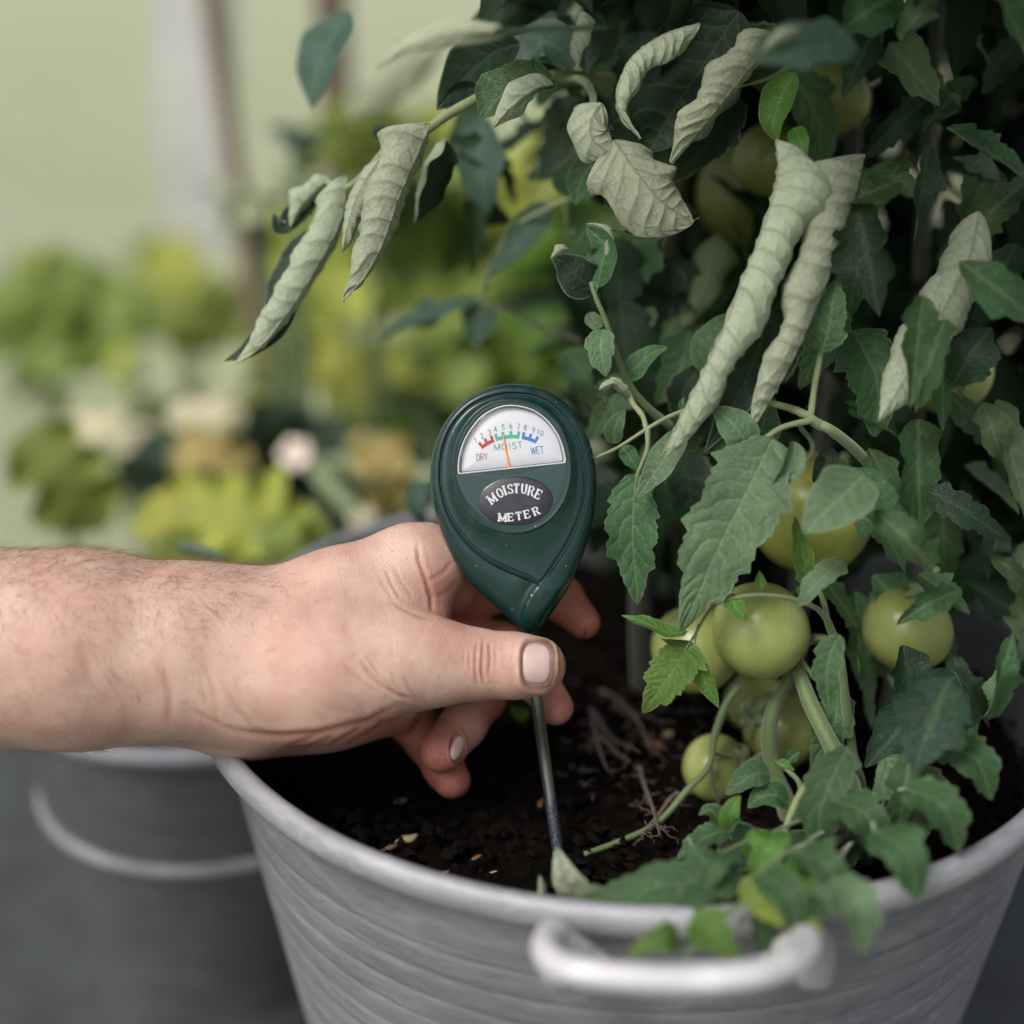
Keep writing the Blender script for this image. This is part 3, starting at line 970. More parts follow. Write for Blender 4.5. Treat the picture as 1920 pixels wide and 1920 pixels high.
def nail(cx, cy, rx, ry, lift, tilt, name='thumbnail', pw=3.2, bulge=0.06):
    nr_, na_ = 14, 48
    rr = np.linspace(0.02, 1, nr_); th = np.linspace(0, 2 * np.pi, na_, endpoint=False)
    R_, T_ = np.meshgrid(rr, th, indexing='ij')
    cs, sn = np.cos(T_), np.sin(T_)
    k = (np.abs(cs) ** pw + np.abs(sn) ** pw) ** (-1 / pw)
    x = R_ * k * cs * rx; y = R_ * k * sn * ry
    X = cx + x * math.cos(tilt) - y * math.sin(tilt); Y = cy + x * math.sin(tilt) + y * math.cos(tilt)
    P_ = ray_hand(X, Y)
    h = (lift + bulge * (1 - (R_.ravel() ** 2)) - 0.05 * smooth(0.93, 1, R_.ravel()))
    P_[:, 2] += h
    return mk(name, P_, grid_faces(nr_, na_, True), M['nail'], arm, attrs={'edge': np.clip(smooth(0.84, 0.98, R_.ravel()) * (0.35 + 0.65 * smooth(-0.2, 0.8, (x / rx).ravel())), 0, 0.8)})


nail(1007, 1245, 27, 40, -0.06, 0.03, 'thumbnail', 3.2)
nail(857, 1403, 11, 25, -0.03, 0.35, 'fingernail', 2.2, 0.05)

# arm hair: many fine curved strands rooted in the forearm
ha = Acc()
cand = np.where((hx < 700) & (hx > -420) & (HN[:, 2] > -0.35) & (dep < 53.5))[0]
rs = np.random.RandomState(3)
cnt = 0
VV = []; FF = []
for i in rs.permutation(cand):
    x, y = hx[i], hy[i]
    # dense along the upper, outer side and towards the elbow
    p = 0.05 + 0.95 * (1 - smooth(1090, 1215, y)) * (1 - smooth(430, 600, x)) + 0.16 * (1 - smooth(1200, 1330, y)) * (1 - smooth(500, 690, x)) + 0.15 * (1 - smooth(150, 420, x))
    if rs.rand() > p * 0.6: continue
    n0 = HN[i]; p0 = HV[i]
    L = rs.uniform(0.35, 1.15) * (0.45 + 0.55 * (1 - smooth(380, 600, x)))
    fl = nrm(np.array([rs.normal(0.5, 0.55), rs.normal(-0.9, 0.5) if y > 1110 else rs.normal(0.1, 0.7), rs.normal(0, 0.3)]))
    tn = nrm(fl - n0 * (fl @ n0))
    cv = rs.normal(0, 0.45)
    side = np.cross(n0, tn)
    ts = np.linspace(0, 1, 6)
    pts = p0 + n0 * (0.35 * L * np.sin(ts * 1.7))[:, None] * rs.uniform(0.25, 0.9) + tn * (L * ts)[:, None] + side * (cv * L * ts ** 2)[:, None] - n0 * 0.02
    b0 = cnt * 18
    r0 = rs.uniform(0.0035, 0.0065)
    for k, q in enumerate(pts):
        r_ = r0 * (1 - 0.8 * k / 5)
        VV += [q + side * r_, q - side * r_ * 0.5 + n0 * r_, q - side * r_ * 0.5 - n0 * r_]
    for k in range(5):
        for j in range(3):
            FF.append((b0 + k * 3 + j, b0 + k * 3 + (j + 1) % 3, b0 + k * 3 + 3 + (j + 1) % 3, b0 + k * 3 + 3 + j))
    cnt += 1
    if cnt > 4200: break
o = mk('arm_hair', np.array(VV), np.array(FF), M['hair'], arm); o['kind'] = 'stuff'

# ------------------------------------------------------------------ the moisture meter
MD = 50.0
def K(cx, cy, z=0.0):
    """a point of the meter face: enlarged-photo coordinates of the face -> plane at MD, z cm towards the viewer"""
    px = cx / 3.692 + 780; py = cy / 3.692 + 700
    p = C(px, py, MD); p[2] += z
    return p


def crv(pts, n=400, close=True):
    p = np.array(pts, float)
    if close:
        q = np.vstack([p[-3:], p, p[:3]])
        out = []
        for i in range(3, len(q) - 3):
            t = np.linspace(0, 1, 20, endpoint=False)[:, None]
            a, b, c, d = q[i - 1], q[i], q[i + 1], q[i + 2]
            out.append(0.5 * ((2 * b) + (-a + c) * t + (2 * a - 5 * b + 4 * c - d) * t ** 2 + (-a + 3 * b - 3 * c + d) * t ** 3))
        return np.vstack(out)
    return spline(np.c_[p, np.zeros(len(p))], n)[:, :2]


outl = crv([(650, 62), (800, 76), (950, 132), (1070, 228), (1160, 360), (1218, 500), (1248, 650), (1254, 800), (1242, 950), (1215, 1090), (1178, 1215), (1130, 1340), (1070, 1470), (1000, 1590),
            (930, 1690), (870, 1768), (835, 1800), (790, 1812), (748, 1800), (720, 1772), (600, 1668), (500, 1582), (400, 1486), (320, 1388), (250, 1280), (190, 1155), (140, 1010), (105, 870), (90, 735), (98, 600), (130, 470), (190, 340), (270, 238), (370, 152), (490, 92), (570, 70)])
drop = crv([(690, 143), (820, 160), (935, 218), (1040, 322), (1112, 445), (1155, 600), (1166, 750), (1150, 900), (1110, 1025), (1040, 1175), (955, 1310), (890, 1405), (853, 1444), (845, 1443), (800, 1415), (700, 1372), (560, 1312), (430, 1230), (330, 1130), (252, 1020), (200, 900), (172, 750), (175, 600), (202, 475), (260, 352), (350, 250), (450, 188), (570, 152)])
egg = crv([(655, 192), (540, 205), (450, 250), (380, 315), (320, 400), (280, 500), (260, 630), (268, 750), (305, 865), (375, 970), (465, 1045), (580, 1090), (680, 1102), (790, 1085), (900, 1030), (985, 940), (1040, 830), (1066, 700), (1062, 580), (1035, 470), (980, 355), (880, 255), (770, 205)])
winp = np.array([(288, 702), (286, 660), (292, 590), (312, 510), (345, 435), (392, 365), (450, 300), (520, 255), (590, 228), (655, 220), (730, 228), (810, 252), (880, 296), (940, 356), (990, 430), (1022, 510), (1040, 590), (1041, 612), (1036, 624)], float)
win = np.vstack([crv(winp, 300, False), np.array([(288 + (1036 - 288) * (1 - t), 702 - 78 * (1 - t)) for t in np.linspace(0, 1, 80)[1:-1]])])
CC = np.array([665.0, 520.0])
NA = 960
ang = np.linspace(-np.pi, np.pi, NA, endpoint=False)


def radial(poly):
    a = np.arctan2(poly[:, 1] - CC[1], poly[:, 0] - CC[0]); r = np.hypot(*(poly - CC).T)
    o = np.argsort(a); a, r = a[o], r[o]
    return np.interp(ang, np.r_[a - 2 * np.pi, a, a + 2 * np.pi], np.r_[r, r, r])


RO, RD, RE, RW = radial(outl), radial(drop), radial(egg), radial(win)
G = 192.0   # enlarged-photo units per cm
cosA, sinA = np.cos(ang), np.sin(ang)
PLAT = 0.30
rings = []


def ring(r, z): rings.append(np.stack([CC[0] + r * cosA, CC[1] + r * sinA, np.broadcast_to(z, r.shape)], 1))


def ridge_z(x, y):
    """the spiral step that runs from the point of the drop down to the neck"""
    cv = np.array([(1010, 1250), (955, 1335), (900, 1405), (850, 1455), (795, 1530), (762, 1600), (744, 1670), (736, 1740), (735, 1830)], float)
    d, t = pdist(x, y, [tuple(q) for q in cv])
    xs_ = np.interp(y, cv[:, 1], cv[:, 0])
    sd = np.where(x > xs_, d, -d)
    wgt = smooth(1395, 1500, y)
    return wgt * (0.17 * smooth(-36, 14, sd) - 0.10 * np.exp(-(np.maximum(-sd - 12, 0) / 70) ** 2) * (sd < 0) + 0.03 * np.exp(-(sd / 14) ** 2)) 


# back shell
for q in np.linspace(0, 1, 16)[::-1]:
    t = q * math.pi / 2
    s_ = math.cos(t) * 0.97 + 0.03
    ring(RO * s_ + (1 - s_) * 0, -0.62 - 1.55 * math.sin(t) * np.clip(RO / 560, 0, 1) ** 0.0)
# rounded front shoulder from the outline to the groove
band = RO - RD
for q in np.linspace(0, 1, 26)[1:]:
    t = q * math.pi / 2
    r = RO - (band - 20) * (0.9 * (1 - np.cos(t)) + 0.1 * q)
    wid = np.clip((band - 20) / 90, 0.5, 2.5)
    z = -0.62 + 0.62 * np.sin(t) ** 0.85
    x = CC[0] + r * cosA; y = CC[1] + r * sinA
    ring(r, z + ridge_z(x, y) * smooth(0.15, 0.6, q))
sR = lambda q: q
# groove: lip, channel, lip
lipz = 0.0
for off, z in ((24, 0.0), (19, 0.022), (14, 0.02), (10, -0.05), (7, -0.10), (2, -0.11), (-3, -0.10), (-7, -0.04), (-11, 0.012), (-18, 0.012)):
    r = RD + off
    ring(r, np.full(NA, z))
# funnel between groove and plateau
for q in np.linspace(0, 1, 22)[1:-1]:
    r = (RD - 18) * (1 - q) + (RE + 10) * q
    ring(r, 0.012 + (PLAT - 0.03) * (q ** 1.0) - 0.05 * np.sin(q * np.pi))
for off, z in ((10, PLAT - 0.03), (5, PLAT + 0.005), (0, PLAT + 0.018), (-6, PLAT + 0.012), (-14, PLAT)):
    ring(RE + off, np.full(NA, z))
RW2 = RW
for q in np.linspace(0, 1, 8)[1:]:
    ring((RE - 14) * (1 - q) + (RW2 + 5) * q, np.full(NA, PLAT))
ring(RW2 + 1, np.full(NA, PLAT - 0.02)); ring(RW2, np.full(NA, PLAT - 0.26))
ring(RW2 * 0.5, np.full(NA, PLAT - 0.26)); ring(RW2 * 0.01, np.full(NA, PLAT - 0.26))
rv = np.vstack(rings)
mv = np.array([K(x, y, z) for x, y, z in rv])
m, n, b, out = mat('green_plastic')
oc = objco(n)
f1 = noise(n, 500, 3, 0.6, oc); f2 = noise(n, 30, 4, 0.6, oc)
n.links.new(ramp(n, f2, [(0.3, (0.0045, 0.026, 0.0245)), (0.7, (0.0075, 0.034, 0.031))]), b.inputs['Base Color'])
vo = nd(n, 'ShaderNodeTexVoronoi', Scale=380); n.links.new(oc, vo.inputs['Vector'])
wh = nd(n, 'ShaderNodeTexWhiteNoise'); n.links.new(vo.outputs['Color'], wh.inputs['Vector'])
dot = ramp(n, vo.outputs['Distance'], [(0.05, (1, 1, 1)), (0.12, (0, 0, 0))])
sel = math_(n, 'GREATER_THAN', wh.outputs['Value'], 0.80)
dust = math_(n, 'MULTIPLY', dot, sel)
base = b.inputs['Base Color'].links[0].from_socket
smear = math_(n, 'MULTIPLY', math_(n, 'SUBTRACT', noise(n, 55, 6, 0.75, oc), 0.5, True), 0.35, True)
n.links.new(mixc(n, math_(n, 'MAXIMUM', dust, smear), base, (0.30, 0.33, 0.30)), b.inputs['Base Color'])
n.links.new(ramp(n, f2, [(0.3, (0.17,) * 3), (0.7, (0.27,) * 3)]), b.inputs['Roughness'])
b.inputs['Specular IOR Level'].default_value = 0.5
bump(n, b, f1, 0.00005)
M['plastic'] = m
M['satin'] = simple('green_plastic_satin', (0.020, 0.052, 0.049), 0.45, ns=1500, amt=0.2, bs=1800, bd=0.00005)
M['groove'] = simple('groove_plastic', (0.02, 0.035, 0.05), 0.35, ns=300, amt=0.3)

meter = empty('moisture_meter', W(C(985, 1185, 50))[0])
tag(meter, 'dark green drop-shaped plastic soil moisture meter with dial, its probe pinched by the thumb', 'moisture meter')
mk('housing', mv, grid_faces(len(rings), NA, True), M['plastic'], meter)
# satin panel lying 2 tenths of a mm proud on the plateau, around the window and the label
pr = []
LCx, LCy = 690, 885
for q in np.linspace(0, 1, 10):
    r = (RE - 16) * (1 - q) + (RW + 7) * q
    pr.append(np.stack([CC[0] + r * cosA, CC[1] + r * sinA, np.full(NA, PLAT + (0.004 if 0 < q < 1 else -0.01))], 1))
pv_ = np.array([K(*q) for q in np.vstack(pr)])
mk('face_panel', pv_, grid_faces(10, NA, True), M['satin'], meter)
# the blue-black line in the groove
gl = []
for off, z in ((6, -0.086), (0, -0.072), (-5, -0.08)):
    r = RD + off; gl.append(np.stack([CC[0] + r * cosA, CC[1] + r * sinA, np.full(NA, z)], 1))
mk('groove', np.array([K(*q) for q in np.vstack(gl)]), grid_faces(3, NA, True), M['groove'], meter)


def plate(name, poly, z0, z1, material, bev=0.02, parent=None, inner=True):
    """poly in enlarged-photo coords, star shaped about its mean"""
    p = np.asarray(poly, float); c = p.mean(0); n_ = len(p)
    R = []
    for s_, z in ((1.0, z0), (1.0, z1 - bev), (1 - bev * 1.2, z1), (0.5, z1), (0.002, z1)):
        R.append(np.c_[c + (p - c) * s_, np.full(n_, z)])
    v = np.array([K(*q) for q in np.vstack(R)])
    nf = grid_faces(5, n_, True)
    a2 = (p[:, 0] * np.roll(p[:, 1], -1) - np.roll(p[:, 0], -1) * p[:, 1]).sum()
    if a2 > 0: nf = nf
    else: nf = nf[:, ::-1]
    return mk(name, v, nf, material, parent or meter)


def scaled(poly, s, dx=0, dy=0):
    p = np.asarray(poly, float); c = np.array([665, 480.0])
    return c + (p - c) * s + np.array([dx, dy])


M['dial_white'] = simple('dial_white', (0.60, 0.61, 0.66), 0.5, ns=60, amt=0.03)
M['clear_rim'] = simple('window_rim', (0.50, 0.50, 0.53), 0.25, ns=200, amt=0.1)
M['dark_line'] = simple('dark_line', (0.05, 0.055, 0.07), 0.4)
DZ = PLAT - 0.20
plate('dial_tray', scaled(win, 0.985), DZ - 0.05, DZ - 0.02, M['clear_rim'], 0.01)
plate('dial_outline', scaled(win, 0.935, 0, -2), DZ - 0.03, DZ - 0.005, M['dark_line'], 0.004)
plate('dial', scaled(win, 0.925, 0, -2), DZ - 0.02, DZ + 0.004, M['dial_white'], 0.003)
# rim of the window
rimp = Acc()
w2 = np.vstack([win, win[:1]])
v_, f_ = tube_mesh(np.array([K(x, y, PLAT - 0.03) for x, y in scaled(w2, 0.975)]), 0.03, 8, cap=False); rimp.add(v_, f_)
rimp.build('window_rim', M['clear_rim'], meter)
v_, f_ = tube_mesh(np.array([K(x, y, PLAT - 0.045) for x, y in scaled(w2, 0.995)]), 0.022, 8, cap=False)
mk('window_seal', v_, f_, M['dark_line'], meter)

# --- stroke lettering, cut as raised print
GL = {
    '1': [[(0.2, 0.75), (0.5, 1), (0.5, 0)]], '2': [[(0.08, 0.75), (0.2, 0.95), (0.5, 1), (0.8, 0.92), (0.85, 0.7), (0.6, 0.4), (0.1, 0), (0.9, 0)]],
    '3': [[(0.1, 0.85), (0.4, 1), (0.78, 0.9), (0.78, 0.65), (0.45, 0.53), (0.82, 0.42), (0.88, 0.18), (0.55, 0), (0.1, 0.12)]],
    '4': [[(0.7, 0), (0.7, 1), (0.05, 0.3), (0.95, 0.3)]], '5': [[(0.85, 1), (0.25, 1), (0.15, 0.52), (0.5, 0.63), (0.85, 0.48), (0.88, 0.2), (0.55, 0), (0.1, 0.1)]],
    '6': [[(0.8, 0.9), (0.5, 1), (0.2, 0.8), (0.1, 0.4), (0.25, 0.05), (0.55, 0), (0.85, 0.15), (0.85, 0.45), (0.55, 0.6), (0.15, 0.42)]],
    '7': [[(0.08, 1), (0.9, 1), (0.55, 0.5), (0.4, 0)]],
    '8': [[(0.5, 0.55), (0.18, 0.68), (0.2, 0.92), (0.5, 1), (0.8, 0.92), (0.82, 0.68), (0.5, 0.55), (0.12, 0.4), (0.12, 0.12), (0.5, 0), (0.88, 0.12), (0.88, 0.4), (0.5, 0.55)]],
    '9': [[(0.85, 0.58), (0.5, 0.4), (0.18, 0.52), (0.12, 0.82), (0.45, 1), (0.8, 0.92), (0.9, 0.6), (0.75, 0.15), (0.45, 0), (0.18, 0.1)]],
    '0': [[(0.5, 1), (0.18, 0.85), (0.1, 0.5), (0.18, 0.15), (0.5, 0), (0.82, 0.15), (0.9, 0.5), (0.82, 0.85), (0.5, 1)]],
    'D': [[(0.1, 0), (0.1, 1), (0.5, 1), (0.85, 0.8), (0.92, 0.5), (0.85, 0.2), (0.5, 0), (0.1, 0)]],
    'R': [[(0.1, 0), (0.1, 1), (0.65, 1), (0.88, 0.88), (0.88, 0.62), (0.65, 0.5), (0.1, 0.5)], [(0.55, 0.5), (0.92, 0)]],
    'Y': [[(0.05, 1), (0.5, 0.48), (0.95, 1)], [(0.5, 0.48), (0.5, 0)]],
    'M': [[(0.05, 0), (0.05, 1), (0.5, 0.1), (0.95, 1), (0.95, 0)]],
    'O': [[(0.5, 1), (0.15, 0.85), (0.05, 0.5), (0.15, 0.15), (0.5, 0), (0.85, 0.15), (0.95, 0.5), (0.85, 0.85), (0.5, 1)]],
    'I': [[(0.5, 0), (0.5, 1)]],
    'S': [[(0.9, 0.82), (0.6, 1), (0.2, 0.93), (0.12, 0.68), (0.5, 0.52), (0.88, 0.35), (0.85, 0.08), (0.5, 0), (0.08, 0.16)]],
    'T': [[(0.5, 0), (0.5, 1)], [(0.02, 1), (0.98, 1)]], 'W': [[(0.02, 1), (0.27, 0), (0.5, 0.9), (0.73, 0), (0.98, 1)]],
    'E': [[(0.9, 1), (0.1, 1), (0.1, 0), (0.9, 0)], [(0.1, 0.52), (0.78, 0.52)]],
    'U': [[(0.1, 1), (0.1, 0.3), (0.25, 0.05), (0.5, 0), (0.75, 0.05), (0.9, 0.3), (0.9, 1)]],
}


def ribbon(acc, pts, wd, z, th=0.006):
    """flat raised stroke of width wd in face units"""
    p = np.asarray(pts, float)
    closed = np.allclose(p[0], p[-1])
    T = nrm(np.diff(p, axis=0)); Nn = np.stack([-T[:, 1], T[:, 0]], 1)
    for i in range(len(p) - 1):
        e = wd * 0.32
        a = p[i] - T[i] * (e if i or closed else 0); b_ = p[i + 1] + T[i] * (e if i < len(p) - 2 or closed else 0)
        zz_ = z + 0.0006 * (i % 3)
        q = [a + Nn[i] * wd / 2, b_ + Nn[i] * wd / 2, b_ - Nn[i] * wd / 2, a - Nn[i] * wd / 2]
        v = [K(x, y, zz_) for x, y in q] + [K(x, y, z - th) for x, y in q]
        acc.add(np.array(v), [(0, 1, 2, 3), (0, 4, 5, 1), (1, 5, 6, 2), (2, 6, 7, 3), (3, 7, 4, 0)])


def glyph(acc, ch, cx, cy, h, wd, rot, stroke, z, serif=0, wv=None):
    r = math.radians(rot); co, si = math.cos(r), math.sin(r)
    def T_(x, y):
        x = (x - 0.5) * wd; y = (0.5 - y) * h
        return (cx + x * co - y * si, cy + x * si + y * co)
    for st in GL[ch]:
        for a, b_ in [(st, None)]:
            pts = [T_(*q) for q in a]
            if serif:
                for i in range(len(a) - 1):
                    dx = abs(a[i + 1][0] - a[i][0]) * wd; dy = abs(a[i + 1][1] - a[i][1]) * h
                    k = stroke * (0.62 + 0.55 * (dy / (dx + dy + 1e-6)))
                    ribbon(acc, [pts[i], pts[i + 1]], k, z)
                    T2 = nrm(np.array(pts[i + 1]) - np.array(pts[i]))
                for q in pts[1:-1]:
                    c_ = np.array(q); s_ = stroke * 0.33
                    ribbon(acc, [c_ - [s_, 0], c_ + [s_, 0]], s_ * 2, z)
            else:
                ribbon(acc, pts, stroke, z)
    if serif:
        sv = {'M': [(0.05, 0), (0.95, 0), (0.02, 1), (0.98, 1)], 'I': [(0.5, 0), (0.5, 1)], 'T': [(0.5, 0)], 'U': [(0.1, 1), (0.9, 1)], 'R': [(0.1, 0), (0.92, 0), (0.06, 1)], 'E': [(0.06, 0), (0.06, 1)]}
        for q in sv.get(ch, []):
            hw = serif
            ribbon(acc, [T_(q[0] - hw, q[1]), T_(q[0] + hw, q[1])], stroke * 0.55, z + 0.002)
        if ch in 'TES':
            for q in {'T': [(0.03, 0.9), (0.97, 0.9)], 'E': [(0.92, 0.88), (0.92, 0.12)], 'S': [(0.9, 0.84), (0.08, 0.15)]}[ch]:
                ribbon(acc, [T_(q[0], q[1] - 0.12), T_(q[0], q[1] + 0.12)], stroke * 0.6, z + 0.002)


TZ = DZ + 0.014
ink = {'ink_dark': (0.13, 0.075, 0.09), 'ink_red': (0.32, 0.10, 0.11), 'ink_bar_red': (0.42, 0.03, 0.03), 'ink_teal': (0.045, 0.26, 0.19), 'ink_bar_teal': (0.06, 0.36, 0.27), 'ink_blue': (0.06, 0.15, 0.38), 'ink_bar_blue': (0.03, 0.15, 0.48)}
for k_, c_ in ink.items(): M[k_] = simple(k_, c_, 0.5)
M['orange'] = simple('needle_orange', (0.85, 0.28, 0.08), 0.45)
M['print_white'] = simple('print_white', (0.62, 0.62, 0.66), 0.5)
for txt, x, y, rot, im in (('1', 413, 463, -24, 'ink_dark'), ('2', 457, 433, -20, 'ink_dark'), ('3', 508, 407, -15, 'ink_dark'), ('4', 550, 388, -11, 'ink_teal'), ('5', 603, 373, -6, 'ink_teal'), ('6', 656, 369, -2, 'ink_teal'),
                           ('7', 710, 370, 4, 'ink_teal'), ('8', 756, 377, 9, 'ink_blue'), ('9', 812, 393, 14, 'ink_blue'), ('10', 861, 413, 20, 'ink_blue')):
    ac = Acc()
    if txt == '10':
        glyph(ac, '1', x - 15, y - 6, 34, 20, rot, 3.8, TZ); glyph(ac, '0', x + 9, y + 4, 34, 21, rot, 3.8, TZ)
    else:
        glyph(ac, txt, x, y, 35, 21, rot, 3.8, TZ)
    ac.build('numeral', M[im], meter, smooth=False)
for word, x, y, h, adv, wd, rot, im, nm in (('DRY', 457, 580, 46, 27, 24, -5, 'ink_red', 'lettering_dry'), ('MOIST', 643, 505, 44, 44, 32, -6, 'ink_teal', 'lettering_moist'), ('WET', 842, 533, 48, 29, 25, -5, 'ink_blue', 'lettering_wet')):
    ac = Acc()
    offs = np.arange(len(word)) - (len(word) - 1) / 2
    if word == 'MOIST': offs = np.array([-1.85, -0.72, 0.12, 0.85, 1.75])
    if word == 'WET': offs = np.array([-1.05, 0.1, 1.0])
    for o_, ch in zip(offs, word):
        co, si = math.cos(math.radians(rot)), math.sin(math.radians(rot))
        ww = wd * {'I': 0.6, 'M': 1.25, 'W': 1.4, 'O': 1.15}.get(ch, 1)
        glyph(ac, ch, x + o_ * adv * co, y + o_ * adv * si, h, ww, rot, 4.8, TZ)
    ac.build(nm, M[im], meter, smooth=False)


def circ3(a, b_, c):
    ax, ay = a; bx, by = b_; cx, cy = c
    d = 2 * (ax * (by - cy) + bx * (cy - ay) + cx * (ay - by))
    ux = ((ax ** 2 + ay ** 2) * (by - cy) + (bx ** 2 + by ** 2) * (cy - ay) + (cx ** 2 + cy ** 2) * (ay - by)) / d
    uy = ((ax ** 2 + ay ** 2) * (cx - bx) + (bx ** 2 + by ** 2) * (ax - cx) + (cx ** 2 + cy ** 2) * (bx - ax)) / d
    return np.array([ux, uy]), math.hypot(ax - ux, ay - uy)


ac_c, ac_r = circ3((460, 525), (640, 452), (828, 488))
def bar(x0, x1, teeth, im, nm):
    ac = Acc()
    a0 = math.asin((x0 - ac_c[0]) / ac_r); a1 = math.asin((x1 - ac_c[0]) / ac_r)
    N_ = 14
    for i in range(N_):
        for (ra, rb2, p, q) in ((0, 24, a0 + (a1 - a0) * i / N_, a0 + (a1 - a0) * (i + 1) / N_),):
            pts = [(ac_c[0] + (ac_r + rr) * math.sin(t), ac_c[1] - (ac_r + rr) * math.cos(t)) for rr, t in ((ra, p), (rb2, p), (rb2, q), (ra, q))]
            v = [K(x, y, TZ) for x, y in pts] + [K(x, y, TZ - 0.006) for x, y in pts]
            ac.add(np.array(v), [(0, 1, 2, 3), (0, 4, 5, 1), (1, 5, 6, 2), (2, 6, 7, 3), (3, 7, 4, 0)])
    for tx in teeth:
        t = a0 + (a1 - a0) * tx; hw = 8.5 / ac_r
        pts = [(ac_c[0] + (ac_r + rr) * math.sin(tt), ac_c[1] - (ac_r + rr) * math.cos(tt)) for rr, tt in ((20, t - hw), (50, t - hw), (50, t + hw), (20, t + hw))]
        v = [K(x, y, TZ + 0.0008) for x, y in pts] + [K(x, y, TZ - 0.006) for x, y in pts]
        ac.add(np.array(v), [(0, 1, 2, 3), (0, 4, 5, 1), (1, 5, 6, 2), (2, 6, 7, 3), (3, 7, 4, 0)])
    ac.build(nm, M[im], meter, smooth=False)


bar(460, 545, (0.08, 0.5, 0.92), 'ink_bar_red', 'scale_red')
bar(556, 714, (0.06, 0.34, 0.65, 0.95), 'ink_bar_teal', 'scale_green')
bar(730, 828, (0.08, 0.5, 0.92), 'ink_bar_blue', 'scale_blue')
nv_ = [K(639, 662, DZ + 0.05), K(655, 662, DZ + 0.05), K(608, 428, DZ + 0.05), K(598, 428, DZ + 0.05), K(647, 662, DZ + 0.065), K(603, 428, DZ + 0.06)]
mk('needle', np.array(nv_), [(0, 4, 5, 3), (4, 1, 2, 5), (0, 3, 2, 1)], M['orange'], meter, smooth=False)
# dark reflection at the needle foot, modelled as a grey wedge
pvp = [(575, 684), (600, 664), (628, 652), (650, 646), (680, 646), (720, 652), (760, 664), (700, 672), (640, 680)]
plate('pivot_reflection', np.array(pvp, float), DZ, DZ + 0.03, simple('reflection_grey', (0.16, 0.16, 0.18), 0.25, 0.8), 0.01)
# clear window
m, n, b, out = mat('clear_plastic'); n.nodes.remove(b)
gls = nd(n, 'ShaderNodeBsdfGlossy', Roughness=0.06)
trn = nd(n, 'ShaderNodeBsdfTransparent')
dif = nd(n, 'ShaderNodeBsdfDiffuse'); dif.inputs['Color'].default_value = (0.85, 0.85, 0.87, 1)
fr = nd(n, 'ShaderNodeFresnel', IOR=1.45)
m1 = n.nodes.new('ShaderNodeMixShader'); n.links.new(fr.outputs[0], m1.inputs[0]); n.links.new(trn.outputs[0], m1.inputs[1]); n.links.new(gls.outputs[0], m1.inputs[2])
m2 = n.nodes.new('ShaderNodeMixShader')
sm = math_(n, 'MULTIPLY', math_(n, 'SUBTRACT', noise(n, 140, 6, 0.8, objco(n)), 0.56, True), 1.6, True)
n.links.new(sm, m2.inputs[0]); n.links.new(m1.outputs[0], m2.inputs[1]); n.links.new(dif.outputs[0], m2.inputs[2])
n.links.new(m2.outputs[0], out.inputs['Surface'])
M['clear'] = m
plate('window', scaled(win, 0.975), PLAT - 0.045, PLAT - 0.02, M['clear'], 0.01)
# label
rt_ = math.radians(-3.5)
th = np.linspace(0, 2 * np.pi, 120, endpoint=False)
def oval(a_, b_): return np.stack([690 + a_ * np.cos(th) * math.cos(rt_) - b_ * np.sin(th) * math.sin(rt_), 885 + a_ * np.cos(th) * math.sin(rt_) + b_ * np.sin(th) * math.cos(rt_)], 1)
plate('label_recess', oval(257, 168), PLAT - 0.02, PLAT + 0.012, M['plastic'], 0.006)
plate('label', oval(250, 161), PLAT - 0.02, PLAT + 0.02, simple('label_black', (0.030, 0.026, 0.040), 0.5, ns=300, amt=0.35), 0.006)
ac = Acc()
for ch, x, y, rot in (('M', 528, 868, -35), ('O', 581, 829, -27), ('I', 614, 811, -20), ('S', 653, 802, -10), ('T', 695, 797, 0), ('U', 748, 801, 6), ('R', 796, 815, 14), ('E', 846, 838, 26)):
    glyph(ac, ch, x, y, 62, {'I': 28, 'M': 48, 'O': 38}.get(ch, 36), rot, 11.5 if ch != 'M' else 10, PLAT + 0.028, serif={'M': 0.22, 'I': 0.42}.get(ch, 0.22))
for ch, x, y, rot in (('M', 599, 998, 3), ('E', 656, 995, -2), ('T', 711, 987, -8), ('E', 768, 974, -14), ('R', 829, 954, -22)):
    glyph(ac, ch, x, y, 52, {'M': 50}.get(ch, 38), rot, 11, PLAT + 0.028, serif={'M': 0.22}.get(ch, 0.24))
ac.build('label_lettering', M['print_white'], meter, smooth=False)
# probe
m, n, b, out = mat('probe_steel')
oc = objco(n)
b.inputs['Metallic'].default_value = 0.9
ptn = n.nodes.new('ShaderNodeAttribute'); ptn.attribute_name = 'low'
nf_ = noise(n, 1100, 4, 0.7, oc)
c1 = mixc(n, ptn.outputs['Fac'], (0.22, 0.22, 0.21), (0.05, 0.055, 0.07))
c1 = mixc(n, math_(n, 'MULTIPLY', math_(n, 'MULTIPLY', math_(n, 'SUBTRACT', nf_, 0.45, True), 5.0, True), ptn.outputs['Fac']), c1, (0.20, 0.22, 0.27))
n.links.new(c1, b.inputs['Base Color'])
n.links.new(math_(n, 'ADD', math_(n, 'MULTIPLY', ptn.outputs['Fac'], 0.4), 0.22), b.inputs['Roughness'])
bump(n, b, nf_, 0.0001)
M['probe'] = m
sl_ = fromworld(on_soil(1048, 1606, 0.003))[0]
pe = sl_ + nrm(sl_ - C(1022, 1430, 51.4)) * 2.5
pp = np.array([C(984, 1165, 51.0), C(1003, 1290, 50.95), C(1022, 1430, 51.4), sl_, pe])
pth = spline(pp, 60)
v_, f_ = tube_mesh(pth, 0.235 - 0.02 * np.linspace(0, 1, 60), 20)
